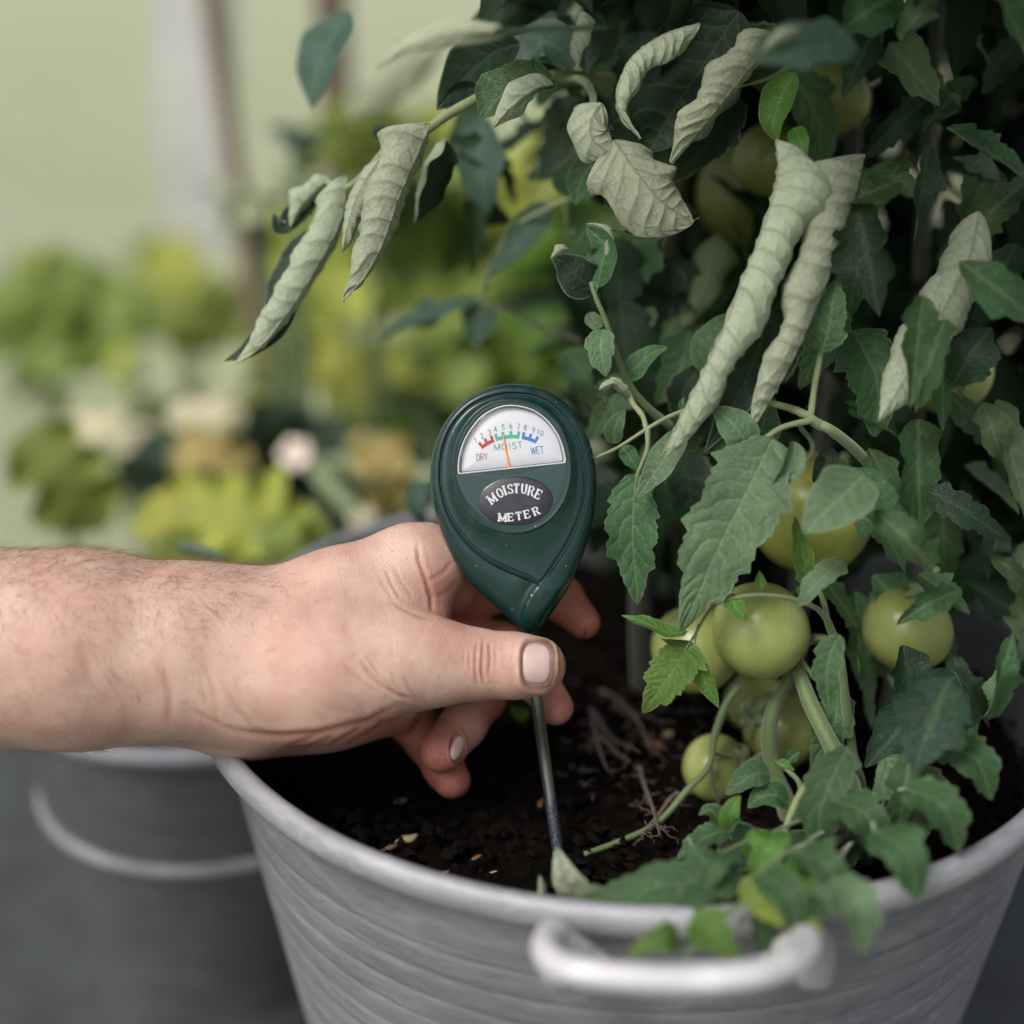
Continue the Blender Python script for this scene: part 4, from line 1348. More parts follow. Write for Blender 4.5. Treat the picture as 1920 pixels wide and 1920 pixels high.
low = np.r_[np.repeat(smooth(0.58, 0.63, np.linspace(0, 1, 60)), 20), [0, 1]]
mk('probe', v_, f_, M['probe'], meter, attrs={'low': low})


# ------------------------------------------------------------------ leaves
def cells(u, v, sp, seed):
    """F2-F1 of a jittered grid: 0 on the cell walls"""
    a = u / sp; b = v / sp
    ia = np.floor(a).astype(int); ib = np.floor(b).astype(int)
    f1 = np.full(a.shape, 9.0); f2 = np.full(a.shape, 9.0)
    for i in (-1, 0, 1):
        for j in (-1, 0, 1):
            h = (ia + i) * 374761 + (ib + j) * 668265 + seed * 9176
            h = (h ^ (h >> 13)) * 1274126177 & 0x7fffffff
            jx = (h % 1009) / 1009.0; jy = ((h // 1009) % 1013) / 1013.0
            d = np.hypot(ia + i + 0.1 + 0.8 * jx - a, ib + j + 0.1 + 0.8 * jy - b)
            m = d < f1
            f2 = np.where(m, f1, np.minimum(f2, d)); f1 = np.where(m, d, f1)
    return (f2 - f1) * sp


def leaf_geo(pts, w, n=(0, 0, 1), curl=0.5, flat=0.0, shape='ovate', lob=0.0, nl=6, twist=0.0, ns=70, nt=25, seed=0,
             puff=0.035, wave=0.06, curlR=None, base=0.02, curl_end=None, nv=7, n2=None, fold=0.0, slant=1.0):
    """one leaf blade. pts: (px, py, depth) along the midrib from stalk to tip; w: half width of the blade in cm measured along it;
    n: the side the upper face looks to (camera axes: right, up, towards viewer)"""
    r_ = np.random.RandomState(seed + 11)
    phx0 = np.random.RandomState(seed + 77).rand(2) * 6.28
    cp = np.array([C(*q) for q in pts])
    p = spline(cp, ns)
    L = np.linalg.norm(np.diff(p, axis=0), axis=1).sum()
    T = nrm(np.gradient(p, axis=0))
    s = np.linspace(0, 1, ns)
    n0 = np.array(n, float); n1 = np.array(n2 if n2 is not None else n, float)
    Nn = n0[None] * (1 - s[:, None]) + n1[None] * s[:, None]
    Nn = Nn - T * (Nn * T).sum(1, keepdims=True); Nn = nrm(Nn)
    B = np.cross(T, Nn)
    if twist:
        a = twist * s; Nn, B = Nn * np.cos(a)[:, None] + B * np.sin(a)[:, None], B * np.cos(a)[:, None] - Nn * np.sin(a)[:, None]
    if shape == 'ovate': wp = np.sin(np.pi * np.clip(s, 0, 1) ** 0.72) ** 0.75 * (1 - 0.25 * s)
    elif shape == 'lance': wp = np.sin(np.pi * s ** 0.80) ** 0.95
    elif shape == 'rollt': wp = np.minimum(1, (s / 0.13 + 0.02) ** 0.62) * np.minimum(1, ((1 - s) / 0.75 + 0.02) ** 0.55)
    elif shape == 'roll': wp = np.minimum(1, (s / 0.13 + 0.02) ** 0.62) * np.minimum(1, ((1 - s) / 0.42 + 0.015) ** 0.75)
    elif shape == 'broad': wp = np.minimum(1, (s / 0.16 + 0.02) ** 0.5) * np.minimum(1, ((1 - s) / 0.30 + 0.01) ** 0.6)
    elif shape == 'round': wp = np.sqrt(np.clip(1 - (2 * s - 1) ** 2, 0, 1))
    wp = wp * w + base * 0.5
    tt = np.linspace(-1, 1, nt)
    fine_net = ns * nt > 2400
    V = np.zeros((ns, nt, 3)); vein = np.zeros((ns, nt)); marg = np.zeros((ns, nt)); lc = np.zeros((ns, nt, 3))
    slj = 0.10 / nv * nv ** 0.5 * (np.sin(s * 9.7 + phx0[0]) + 0.6 * np.sin(s * 23 + phx0[1]) * (nv > 8))
    cE = curl if curl_end is None else curl_end
    phx = r_.rand(6) * 6.28
    for side in (-1, 1):
        idx = np.where(tt * side >= 0)[0]
        ta = np.abs(tt[idx]); o = np.argsort(ta); idx = idx[o]; ta = ta[o]
        cu = (curl if side < 0 or curlR is None else curlR) * (1 - s) + (cE if side < 0 or curlR is None else curlR) * s
        cu = cu * (1 + 0.15 * np.sin(6 * s + phx[0] * side) + 0.09 * np.sin(17 * s + phx[1]))
        # serration and lobes
        q = s * nl + phx[2] * 0.05 + (0.5 if side > 0 else 0)
        fr = q % 1.0
        saw = np.where(fr < 0.82, (fr / 0.82) ** 0.75, ((1 - fr) / 0.18) ** 1.2) * (0.62 + 0.38 * np.sin(np.floor(q) * 2.1 + phx[3]))
        fq = (q * 2.6) % 1.0
        fine = 1 - np.where(fq < 0.8, fq / 0.8, (1 - fq) / 0.2)
        wl = wp * (1 - lob * (1 - saw) - lob * 0.25 * fine) * (1 + 0.04 * np.sin(s * 17 + phx[4] + side))
        fs = 256
        tf = np.linspace(0, 1, fs)
        for i in range(ns):
            al = fold + cu[i] * np.maximum(0, (tf - flat) / (1 - flat)) ** 1.15
            x = np.concatenate([[0], np.cumsum(np.cos(al[:-1]))]) / (fs - 1) * wl[i]
            z = np.concatenate([[0], np.cumsum(np.sin(al[:-1]))]) / (fs - 1) * wl[i]
            xi = np.interp(ta, tf, x); zi = np.interp(ta, tf, z); ai = np.interp(ta, tf, al)
            # lateral veins sweep towards the tip
            Q = (s[i] - slant * 0.26 * ta * (1 + 0.5 * ta) * (w / max(L, 1e-3)) * 1.6 + slj[i]) * nv + (0.5 if side > 0 else 0.13) + 0.14 * np.sin(ta * 6 + phx[5] + s[i] * 4)
            f_ = np.abs(((Q + 0.5) % 1.0) - 0.5)
            vv = np.exp(-(f_ / (0.045 + 0.01 / np.maximum(0.1, 1))) ** 2) * (1 - 0.5 * ta) * (s[i] < 0.95)
            mid = np.exp(-((ta * wl[i]) / 0.035) ** 2) if wl[i] > 0.02 else np.ones_like(ta)
            vein[i, idx] = np.maximum(vv * (ta > 0.01), mid)
            b_ = np.abs(np.sin(np.pi * Q)) ** 0.55 * np.sin(np.pi * np.minimum(1, ta * 1.02 + 0.04)) ** 0.6
            if fine_net:
                cw_ = cells(s[i] * L + 0.25 * np.sin(ta * 9), side * ta * wl[i] * 1.0 + 0.1 * np.sin(s[i] * L * 3), 0.60, seed)
                sub = np.minimum(1, cw_ / 0.16) ** 0.6
                vein[i, idx] = np.maximum(vein[i, idx], 0.40 * np.exp(-(cw_ / 0.035) ** 2))
            else: sub = 0.6
            hgt = puff * (b_ * 0.85 + 0.30 * sub * (0.3 + 0.7 * b_) - 0.35 * mid)
            hgt = hgt + wave * wl[i] * ta ** 2 * np.sin(s[i] * L * 2.6 + phx[side + 2])
            nrx = -np.sin(ai); nrz = np.cos(ai)
            V[i, idx] = p[i] + (side * (xi + hgt * nrx))[:, None] * B[i] + (zi + hgt * nrz)[:, None] * Nn[i]
            marg[i, idx] = smooth(1 - 0.05 / max(wl[i], 0.06), 1.0, ta) if nt > 17 else 0
            lc[i, idx, 0] = s[i] * L; lc[i, idx, 1] = side * ta * wl[i]
        lc[:, idx, 2] = seed * 1.7
    f = grid_faces(ns, nt)
    # orientation: face normal must look along +N at the midrib
    a = V[ns // 2, nt // 2 + 1] - V[ns // 2, nt // 2]; b_ = V[ns // 2 + 1, nt // 2] - V[ns // 2, nt // 2]
    fn = np.cross(a, a + b_)
    if fn @ Nn[ns // 2] < 0: f = f[:, ::-1]
    return V.reshape(-1, 3), f, {'vein': vein.ravel(), 'margin': marg.ravel()}, lc.reshape(-1, 3)


plant = empty('tomato_plant', (TC[0] + 0.02, TC[1] + 0.03, SOILZ))
tag(plant, 'tomato plant with pale rolled-up leaves growing out of the zinc tub', 'tomato plant')
NLEAF = [0]


def leaf(m_, *a, parent=None, label=None, **k):
    NLEAF[0] += 1
    k.setdefault('seed', NLEAF[0])
    chk = k.pop('check', False)
    V, f, at, lc = leaf_geo(*a, **k)
    if chk:
        w_ = W(V); rad = np.hypot(w_[:, 0] - TC[0], w_[:, 1] - TC[1])
        if ((w_[:, 2] < RIMZ + 0.006) & (rad > TR - 0.016)).any() or (w_[:, 2] < SOILZ + 0.004).any(): return None
    o = mk('leaf', V, f, M[m_], parent or plant, attrs=at, uv=lc)
    if label: o['label'] = label
    return o


def stem(pts, r0, r1=None, m_='stem', n=40, sides=10, name='stem', parent=None, fuzz=False):
    p = spline([C(*q) for q in pts], n)
    rr = np.linspace(r0, r1 if r1 is not None else r0, n) * (1 + 0.05 * np.sin(np.linspace(0, 17, n)))
    v, f = tube_mesh(p, rr, sides)
    o = mk(name, v, f, M[m_], parent or plant)
    if fuzz:
        rs_ = np.random.RandomState(int(pts[0][0]))
        VV = []; FF = []
        T = nrm(np.gradient(p, axis=0))
        for i in range(int(fuzz)):
            k = rs_.randint(0, n); th_ = rs_.rand() * 6.28
            a_ = nrm(np.cross(T[k], [0.1, 0.2, 1])); b_ = np.cross(T[k], a_)
            d = a_ * math.cos(th_) + b_ * math.sin(th_)
            q0 = p[k] + d * rr[k] * 0.95 + T[k] * rs_.uniform(-0.05, 0.05); q1 = q0 + d * rs_.uniform(0.04, 0.13) + T[k] * rs_.uniform(-0.03, 0.03)
            e = T[k] * 0.004
            b0 = len(VV); VV += [q0 - e, q0 + e, q1]; FF.append((b0, b0 + 1, b0 + 2))
        h_ = mk('stem_hairs', np.array(VV), FF, M['stem_pale'], o); h_['kind'] = 'stuff'
    return o


UN = (0.1, 0.1, -1)     # upper face turned away: the pale underside shows
# --- rolled and curled leaves of the upper part
leaf('rolled', [(652, 330, 53.5), (642, 408, 53), (602, 488, 52.6), (550, 573, 52.3), (492, 648, 52), (442, 684, 52)], 1.75, n=(-0.80, 0.15, -0.60), curl=2.35, curlR=3.0, wave=0.02, shape='roll', ns=150, nt=71, puff=0.08, nv=9, slant=0.5, lob=0.16,
     label='long pale rolled leaf with dark inner face showing along one edge')
leaf('rolled', [(618, 335, 53.8), (590, 360, 54), (562, 390, 54), (545, 425, 54)], 0.9, n=(-0.5, 0.2, -0.8), curl=2.5, shape='roll', ns=50, nt=33, puff=0.05, nv=5)
leaf('dark', [(592, 372, 54.5), (560, 402, 54.4), (530, 430, 54.2), (512, 400, 54.2)], 0.75, n=(0.1, 0.5, 0.9), curl=0.8, ns=40, nt=25, lob=0.2)
leaf('rolled', [(560, 560, 53.0), (520, 610, 52.8), (470, 655, 52.6), (420, 678, 52.6)], 0.55, n=(-0.2, 0.2, 0.9), curl=0.5, shape='lance', ns=40, nt=21)
leaf('dark', [(575, 430, 53.8), (540, 500, 53.6), (505, 570, 53.4), (498, 600, 53.2)], 0.55, n=(-0.5, 0.2, 0.9), curl=0.9, shape='lance', ns=50, nt=21, lob=0.15)
leaf('rolled', [(808, 232, 50.4), (778, 304, 50.2), (748, 374, 50.0), (720, 454, 49.9), (685, 519, 49.9), (643, 566, 50)], 2.45, n=(-0.78, 0.1, -0.62), curl=3.15, curlR=3.9, shape='roll', ns=170, nt=91, puff=0.11, nv=9, slant=0.7, lob=0.06,
     label='pale rolled leaf hanging down with ribbed veins, tip pointing down left')
leaf('rolled', [(714, 294, 51.4), (676, 354, 51.3), (654, 414, 51.2), (641, 474, 51.2)], 1.05, n=(0.3, 0.1, -1), curl=2.7, shape='roll', ns=60, nt=37, puff=0.06, nv=7)
leaf('dark', [(700, 255, 52.4), (712, 250, 52.4), (728, 258, 52.4)], 0.33, curl=0.3, shape='round', ns=16, nt=13)
# stalk that carries them
stem([(612, 340, 53.9), (650, 352, 53.4), (690, 320, 52.5), (735, 270, 51.6), (790, 250, 51.2), (840, 215, 51.6), (895, 185, 52), (960, 150, 53), (1050, 145, 54.5), (1160, 150, 56)], 0.12, 0.26, 'stem_pale', fuzz=300)
stem([(1040, 150, 54.4), (1090, 150, 54), (1110, 175, 52), (1112, 200, 50.6)], 0.16, 0.13, 'stem', fuzz=80)
# leaf with dark face and pale curled lower edge
leaf('mid', [(1040, 150, 50.6), (985, 160, 50.3), (940, 180, 50.2), (903, 222, 50.3)], 1.15, n=(-0.15, 0.55, 0.8), curl=0.4, curlR=0.9, shape='broad', ns=70, nt=37, puff=0.05, lob=0.1, wave=0.16)
leaf('rolled', [(1038, 158, 49.9), (1000, 170, 49.6), (955, 205, 49.5), (925, 240, 49.7)], 0.78, n=(0.3, 0.8, -0.75), curl=1.5, shape='lance', ns=70, nt=33, puff=0.06, nv=6, label='pale underside of a curled leaf edge')
# the large dark cupped leaf with both margins rolled back
leaf('rolled', [(1385, 20, 51.2), (1340, 90, 52), (1290, 165, 52.2), (1245, 235, 52), (1215, 285, 51.4)], 2.15, n=(-0.15, 0.1, 1), curl=1.0, flat=0.3, shape='broad', ns=120, nt=91, puff=0.075, nv=7, lob=0.03, wave=0.03,
     label='large dark green cupped leaf between two pale rolled margins')
leaf('rolled', [(1312, 42, 50.3), (1244, 64, 50.2), (1187, 104, 50.2), (1162, 152, 50.2), (1160, 207, 50.2), (1200, 260, 50.2)], 1.25, n=(0.8, -0.5, -0.6), curl=2.7, shape='roll', ns=130, nt=61, puff=0.085, nv=11, lob=0.10,
     label='slender pale rolled margin curving round the left of the dark cupped leaf')
leaf('rolled', [(1454, 64, 49.8), (1417, 117, 49.6), (1372, 172, 49.5), (1322, 234, 49.7), (1260, 308, 50.4)], 2.3, n=(-0.75, 0.5, -0.65), curl=3.0, shape='rollt', ns=150, nt=81, puff=0.10, nv=10, lob=0.08,
     label='thick pale rolled margin right of the dark cupped leaf')
# broad pale leaf twisted to show its veined underside
leaf('rolled', [(1128, 192, 50.0), (1108, 225, 49.7), (1112, 262, 49.7), (1150, 290, 49.9)], 1.05, n=(0.1, 0.15, -1), curl=1.35, shape='broad', ns=80, nt=45, puff=0.07, nv=6, wave=0.1)
leaf('rolled', [(1150, 262, 49.9), (1188, 315, 49.5), (1232, 370, 49.4), (1300, 418, 49.8)], 1.75, n=(-0.05, -0.1, -1), curl=1.15, curlR=1.35, shape='broad', ns=130, nt=81, puff=0.10, nv=7, wave=0.05, lob=0.05,
     label='broad pale leaf turned over, its net of veins facing out')
leaf('mid', [(1142, 432, 50.6), (1200, 448, 50.5), (1260, 440, 50.5), (1312, 408, 50.4)], 0.62, n=(0.1, 0.9, 0.35), curl=0.7, shape='lance', ns=50, nt=21, puff=0.03)
# lower curled small leaf with dark faces
leaf('mid', [(1120, 540, 51.0), (1128, 500, 50.9), (1134, 460, 50.9), (1100, 425, 51)], 0.85, n=(-0.75, 0.2, 0.7), curl=0.8, curlR=0.5, shape='ovate', ns=50, nt=31, puff=0.03, wave=0.14)
leaf('dark', [(1115, 545, 51.3), (1085, 520, 51), (1058, 495, 51), (1034, 482, 51)], 0.85, n=(-0.25, 0.2, 0.95), curl=0.4, shape='ovate', ns=50, nt=31, puff=0.03)
leaf('rolled', [(1068, 468, 50.6), (1050, 470, 50.4), (1032, 486, 50.5)], 0.3, n=(0.2, 0.3, -1), curl=1.6, shape='lance', ns=24, nt=17)
leaf('rolled', [(1098, 420, 50.8), (1120, 424, 50.7), (1138, 440, 50.7), (1136, 500, 50.8), (1118, 545, 51)], 0.26, n=(0.4, 0.3, -1), curl=1.5, shape='lance', ns=50, nt=17)
stem([(1108, 530, 51.1), (1118, 560, 51), (1135, 600, 51.1), (1155, 660, 51.4), (1180, 720, 51.8), (1215, 765, 52.3), (1260, 800, 53)], 0.075, 0.15, fuzz=220)
# long pair of pale rolls hanging at right
leaf('rolled', [(1500, 240, 48.6), (1492, 330, 48.2), (1462, 430, 47.9), (1420, 530, 47.7), (1385, 620, 47.6), (1352, 690, 47.6), (1318, 760, 47.9), (1282, 842, 48.3)], 2.45, n=(0.62, 0.1, 0.78), curl=0.3, curlR=0.3, shape='roll', ns=10, nt=5) if False else None
leaf('rolled', [(1454, 262, 48.4), (1458, 330, 48.0), (1434, 420, 47.8), (1394, 520, 47.6), (1360, 610, 47.6), (1322, 690, 47.7), (1284, 765, 48.0), (1242, 850, 48.4)], 2.95, n=(0.9, 0.05, -0.42), curl=3.8, curlR=3.2, shape='rollt', ns=210, nt=91, puff=0.12, nv=15, slant=0.35, lob=0.08,
     label='long pale ribbed rolled leaf, left one of the hanging pair')
leaf('rolled', [(1622, 290, 48.6), (1602, 380, 48.2), (1570, 480, 48.0), (1530, 580, 47.9), (1490, 670, 47.9), (1454, 735, 48.1), (1420, 792, 48.4)], 2.95, n=(-0.9, 0.05, -0.40), curl=3.1, curlR=3.8, shape='rollt', ns=190, nt=91, puff=0.12, nv=13, slant=0.35, lob=0.08,
     label='long pale ribbed rolled leaf, right one of the hanging pair')
leaf('dark', [(1540, 330, 49.4), (1500, 470, 49.2), (1440, 610, 49.1), (1385, 740, 49.1), (1320, 850, 49)], 1.15, n=(0.1, 0.1, 1), curl=0.4, shape='lance', ns=60, nt=21)
leaf('bright', [(1488, 240, 48.9), (1500, 265, 48.6), (1510, 300, 48.5)], 0.4, n=(-0.4, 0.1, 1), curl=0.6, shape='ovate', ns=24, nt=13)
leaf('mid', [(1285, 850, 49.3), (1340, 848, 49.1), (1385, 820, 49.1), (1420, 800, 49.2)], 0.5, n=(0, 0.95, 0.3), curl=0.8, shape='lance', ns=40, nt=17)
# dull rolled one deeper in
leaf('mid', [(1345, 440, 58), (1325, 520, 57.6), (1298, 590, 57.4), (1258, 632, 57.4)], 1.7, n=(0.3, 0.1, -1), curl=1.9, shape='rollt', ns=70, nt=37, nv=10, puff=0.08)
# foreground blurred leaf at the top right, and its pale edge
leaf('teal', [(1600, 78, 42.6), (1540, 88, 42.3), (1480, 96, 42), (1415, 112, 41.8)], 0.95, n=(0.1, 0.5, 0.9), curl=0.5, shape='broad', ns=50, nt=25)
leaf('rolled', [(1500, 52, 41.8), (1460, 70, 41.6), (1425, 100, 41.7)], 0.28, n=(0, 0.2, -1), curl=1.6, shape='lance', ns=30, nt=13)
leaf('mid', [(1600, 60, 45), (1520, 110, 46), (1440, 150, 47), (1380, 165, 48)], 1.1, n=(0.1, 0.8, 0.6), curl=0.4, lob=0.25, ns=60, nt=25)
leaf('bright', [(1490, 135, 50.6), (1465, 180, 50.5), (1450, 230, 50.5), (1458, 268, 50.7)], 0.72, n=(-0.4, 0.1, 0.9), curl=0.9, shape='lance', ns=50, nt=21)
leaf('dark', [(1380, 180, 52.4), (1350, 230, 52.4), (1310, 290, 52.6), (1265, 340, 52.8)], 1.5, n=(-0.2, 0.4, 0.9), curl=0.5, lob=0.22, ns=60, nt=31)
leaf('mid', [(1130, 300, 52.5), (1100, 320, 52.6), (1085, 350, 52.7), (1080, 385, 52.8)], 0.7, n=(-0.2, 0.3, 0.9), curl=0.5, ns=36, nt=19)
leaf('dark', [(1150, 330, 53.5), (1170, 380, 53.5), (1210, 420, 53.6), (1225, 440, 53.8)], 0.8, n=(-0.3, 0.3, 0.9), curl=0.5, lob=0.2, ns=36, nt=19)

# --- flat leaves on the right
leaf('grey', [(1448, 822, 48.5), (1420, 880, 48.0), (1385, 950, 47.9), (1345, 1030, 48.0), (1310, 1110, 48.3), (1276, 1184, 48.7)], 2.05, n=(-0.2, 0.25, 0.95), n2=(-0.1, -0.1, 1), curl=0.35, lob=0.26, nl=6, shape='ovate', ns=130, nt=61, puff=0.085, nv=10, wave=0.06,
     label='large grey-green toothed leaf hanging over the tomatoes')
leaf('grey', [(1490, 828, 48.2), (1485, 860, 47.8), (1462, 905, 47.7), (1440, 930, 47.8)], 0.55, n=(0.3, 0.2, 0.9), curl=1.3, shape='lance', ns=30, nt=17)
leaf('mid', [(1192, 888, 50.8), (1188, 940, 50.6), (1186, 1000, 50.6), (1190, 1060, 50.8), (1196, 1134, 51.1)], 1.42, n=(-0.25, 0.15, 0.95), curl=0.45, lob=0.30, nl=5, ns=100, nt=51, puff=0.05, nv=7, wave=0.1,
     label='dark toothed leaf hanging just right of the meter')
leaf('grey', [(1284, 802, 49.9), (1262, 835, 49.5), (1228, 885, 49.4), (1192, 936, 49.6)], 0.56, n=(-0.35, 0.1, 0.95), curl=0.45, shape='lance', ns=70, nt=31, puff=0.035, nv=7,
     label='smooth pale grey-green pointed leaf right of the meter')
leaf('grey', [(1404, 838, 48.8), (1385, 808, 48.5), (1360, 782, 48.5), (1336, 764, 48.7)], 0.78, n=(-0.2, 0.3, 0.9), curl=0.5, lob=0.05, ns=40, nt=25)
leaf('mid', [(1330, 700, 52), (1332, 660, 51.8), (1352, 622, 51.8), (1392, 586, 52)], 0.85, n=(-0.3, 0.2, 0.95), curl=0.5, ns=50, nt=27, puff=0.03)
leaf('mid', [(1168, 712, 52), (1190, 692, 51.8), (1218, 665, 51.7), (1252, 650, 51.8)], 0.52, n=(-0.2, 0.4, 0.9), curl=0.5, ns=36, nt=19)
leaf('grey', [(1132, 618, 50.9), (1126, 642, 50.6), (1128, 672, 50.6), (1136, 706, 50.8)], 0.72, n=(-0.2, 0.1, 1), curl=0.4, lob=0.22, nl=3, ns=40, nt=25)
leaf('grey', [(1130, 612, 51.4), (1112, 600, 51.4), (1106, 585, 51.4)], 0.3, curl=0.4, shape='round', ns=16, nt=13)
leaf('rolled', [(1172, 742, 51.2), (1155, 722, 50.9), (1140, 722, 50.8), (1122, 732, 50.8)], 0.42, n=(0.3, 0.5, -0.7), curl=1.0, lob=0.3, nl=3, ns=30, nt=17)
leaf('dark', [(1176, 752, 51.5), (1160, 738, 51.2), (1140, 745, 51.1), (1134, 762, 51.1)], 0.42, n=(-0.2, 0.9, 0.5), curl=0.9, ns=30, nt=17)
leaf('mid', [(1152, 832, 51.6), (1152, 806, 51.4), (1160, 786, 51.3), (1172, 768, 51.4)], 0.42, n=(-0.3, 0.1, 1), curl=0.5, ns=30, nt=19)
leaf('mid', [(1166, 838, 51), (1178, 852, 50.9), (1188, 868, 50.9), (1196, 884, 51)], 0.38, n=(-0.2, 0.2, 1), curl=0.5, ns=24, nt=15)
leaf('mid', [(1280, 775, 51), (1278, 760, 50.9), (1282, 745, 50.9)], 0.15, curl=0.4, ns=16, nt=9)
leaf('mid', [(1275, 778, 50.9), (1268, 788, 50.9), (1264, 798, 50.9)], 0.12, curl=0.4, shape='round', ns=12, nt=9)
leaf('mid', [(1440, 838, 50.6), (1430, 800, 50.6), (1440, 765, 50.6), (1455, 748, 50.8)], 0.75, n=(0.2, 0.1, 1), curl=0.4, ns=36, nt=19)
leaf('dark', [(1290, 790, 53.6), (1280, 740, 53.6), (1300, 700, 53.6), (1330, 690, 53.8)], 0.9, curl=0.4, lob=0.25, ns=36, nt=19)
leaf('dark', [(1250, 740, 55.6), (1240, 700, 55.6), (1256, 672, 55.6)], 0.7, curl=0.4, ns=30, nt=17)
for (x, y) in ((1215, 735), (1262, 690), (1300, 650), (1235, 640), (1190, 620)):
    leaf('mid', [(x, y, 56), (x + 22, y - 22, 55.8), (x + 34, y - 46, 56)], 0.6, n=(-0.2, 0.5, 0.8), curl=0.4, ns=24, nt=13)
# stalks round there
stem([(1118, 858, 50.6), (1160, 838, 50.6), (1215, 803, 50.5), (1262, 778, 50.6), (1310, 765, 50.9), (1380, 770, 51.4)], 0.045, 0.11, 'stem_pale', fuzz=160)
stem([(1212, 806, 50.5), (1205, 780, 50.8), (1188, 758, 51.2), (1176, 735, 51.4)], 0.09, 0.10, 'stem_pale', fuzz=60)
stem([(1214, 804, 50.5), (1214, 840, 50.5), (1203, 870, 50.6), (1193, 895, 50.8)], 0.10, 0.06, 'stem_pale', fuzz=60)
stem([(1540, 800, 49.6), (1530, 792, 49.4), (1515, 780, 49.3), (1480, 765, 49.6), (1440, 755, 50.2)], 0.17, 0.10, 'stem_pale', fuzz=180)
stem([(1522, 788, 49.3), (1470, 800, 49.0), (1440, 818, 48.8), (1404, 845, 48.6), (1380, 880, 48.4)], 0.12, 0.06, 'stem_pale', fuzz=120)
stem([(1520, 782, 49.3), (1528, 720, 49.2), (1540, 655, 49.0), (1545, 600, 49)], 0.12, 0.10, 'stem_pale', fuzz=160)
stem([(1522, 790, 49.6), (1560, 808, 49.6), (1620, 860, 51.5), (1680, 940, 55), (1712, 1040, 59)], 0.17, 0.3, 'stem_pale', n=60, fuzz=200)
stem([(1500, 800, 50.5), (1524, 835, 50.6), (1510, 865, 50.6), (1470, 860, 50.8)], 0.09, 0.07, 'stem')
leaf('mid', [(1540, 660, 48.6), (1552, 620, 48.3), (1560, 570, 48.3), (1570, 520, 48.5)], 0.9, n=(-0.2, 0.1, 1), curl=0.4, lob=0.32, nl=4, ns=50, nt=25)
leaf('dark', [(1535, 850, 51), (1550, 862, 50.8), (1535, 890, 50.8), (1525, 905, 51)], 0.5, curl=0.6, ns=24, nt=15)
leaf('grey', [(1620, 890, 46.5), (1580, 930, 46), (1540, 965, 45.9), (1505, 1000, 46)], 1.15, n=(-0.3, 0.2, 0.95), curl=0.4, ns=50, nt=25)
leaf('bright', [(1512, 1098, 49.6), (1508, 1050, 49.3), (1498, 1010, 49.3), (1490, 968, 49.4)], 0.55, n=(-0.2, 0.1, 1), curl=0.5, lob=0.3, nl=4, ns=50, nt=25)
leaf('grey', [(1580, 1050, 48), (1550, 1075, 47.6), (1520, 1105, 47.5), (1495, 1140, 47.8)], 0.75, n=(-0.2, 0.5, 0.9), curl=0.5, lob=0.38, nl=3, ns=40, nt=21)
leaf('mid', [(1575, 1190, 47.5), (1555, 1230, 47.3), (1550, 1280, 47.3), (1556, 1340, 47.5)], 0.75, n=(-0.3, 0.1, 0.95), curl=0.4, lob=0.36, nl=4, ns=50, nt=21)
leaf('mid', [(1590, 1400, 46.5), (1555, 1470, 46), (1535, 1540, 46), (1560, 1620, 46.3)], 1.15, n=(-0.2, 0.2, 0.95), curl=0.35, lob=0.36, nl=5, ns=60, nt=31)
# bright young leaves over the front tomato
leaf('bright', [(1296, 1204, 49.4), (1276, 1235, 48.9), (1248, 1275, 48.7), (1205, 1338, 49.0)], 1.18, n=(-0.25, 0.25, 0.95), curl=0.3, lob=0.30, nl=6, ns=90, nt=45, puff=0.06, nv=9,
     label='bright green toothed young leaf below the tomatoes')
leaf('bright', [(1298, 1206, 49.2), (1308, 1240, 48.9), (1325, 1280, 48.9), (1348, 1328, 49.1)], 0.46, n=(-0.5, 0.1, 0.9), curl=0.6, shape='lance', lob=0.12, ns=60, nt=25, nv=9)
leaf('bright', [(1288, 1184, 49.2), (1252, 1188, 48.9), (1215, 1172, 48.8), (1166, 1154, 49)], 0.52, n=(0.1, 0.85, 0.6), curl=0.7, lob=0.2, nl=4, shape='lance', ns=60, nt=25, nv=9)
leaf('bright', [(1372, 1112, 48.4), (1376, 1135, 48.2), (1392, 1155, 48.2), (1402, 1162, 48.3)], 0.48, n=(-0.1, 0.4, 0.9), curl=0.6, lob=0.3, nl=3, ns=36, nt=21)
leaf('bright', [(1372, 1110, 48.4), (1368, 1095, 48.4), (1372, 1082, 48.4)], 0.2, curl=0.6, lob=0.3, nl=3, ns=24, nt=13)
leaf('bright', [(1428, 1108, 48.5), (1425, 1090, 48.4), (1424, 1070, 48.4)], 0.2, curl=0.7, shape='lance', ns=24, nt=13)
leaf('bright', [(1500, 1118, 48.4), (1512, 1108, 48.2), (1540, 1096, 48)], 0.4, curl=0.6, lob=0.2, ns=24, nt=13)
stem([(1300, 1195, 49.3), (1330, 1145, 48.7), (1362, 1125, 48.3), (1420, 1116, 48.2), (1480, 1122, 48.3), (1530, 1140, 48.6), (1552, 1165, 49)], 0.045, 0.10, 'stem', fuzz=160)
stem([(1552, 1165, 49), (1545, 1130, 49), (1530, 1095, 49)], 0.10, 0.08, 'stem', fuzz=60)
stem([(1300, 1195, 49.3), (1290, 1210, 49.2), (1280, 1225, 49.1)], 0.05, 0.03, 'stem')
stem([(1310, 1170, 49.0), (1304, 1195, 49.2), (1302, 1215, 49.1)], 0.05, 0.04, 'stem')
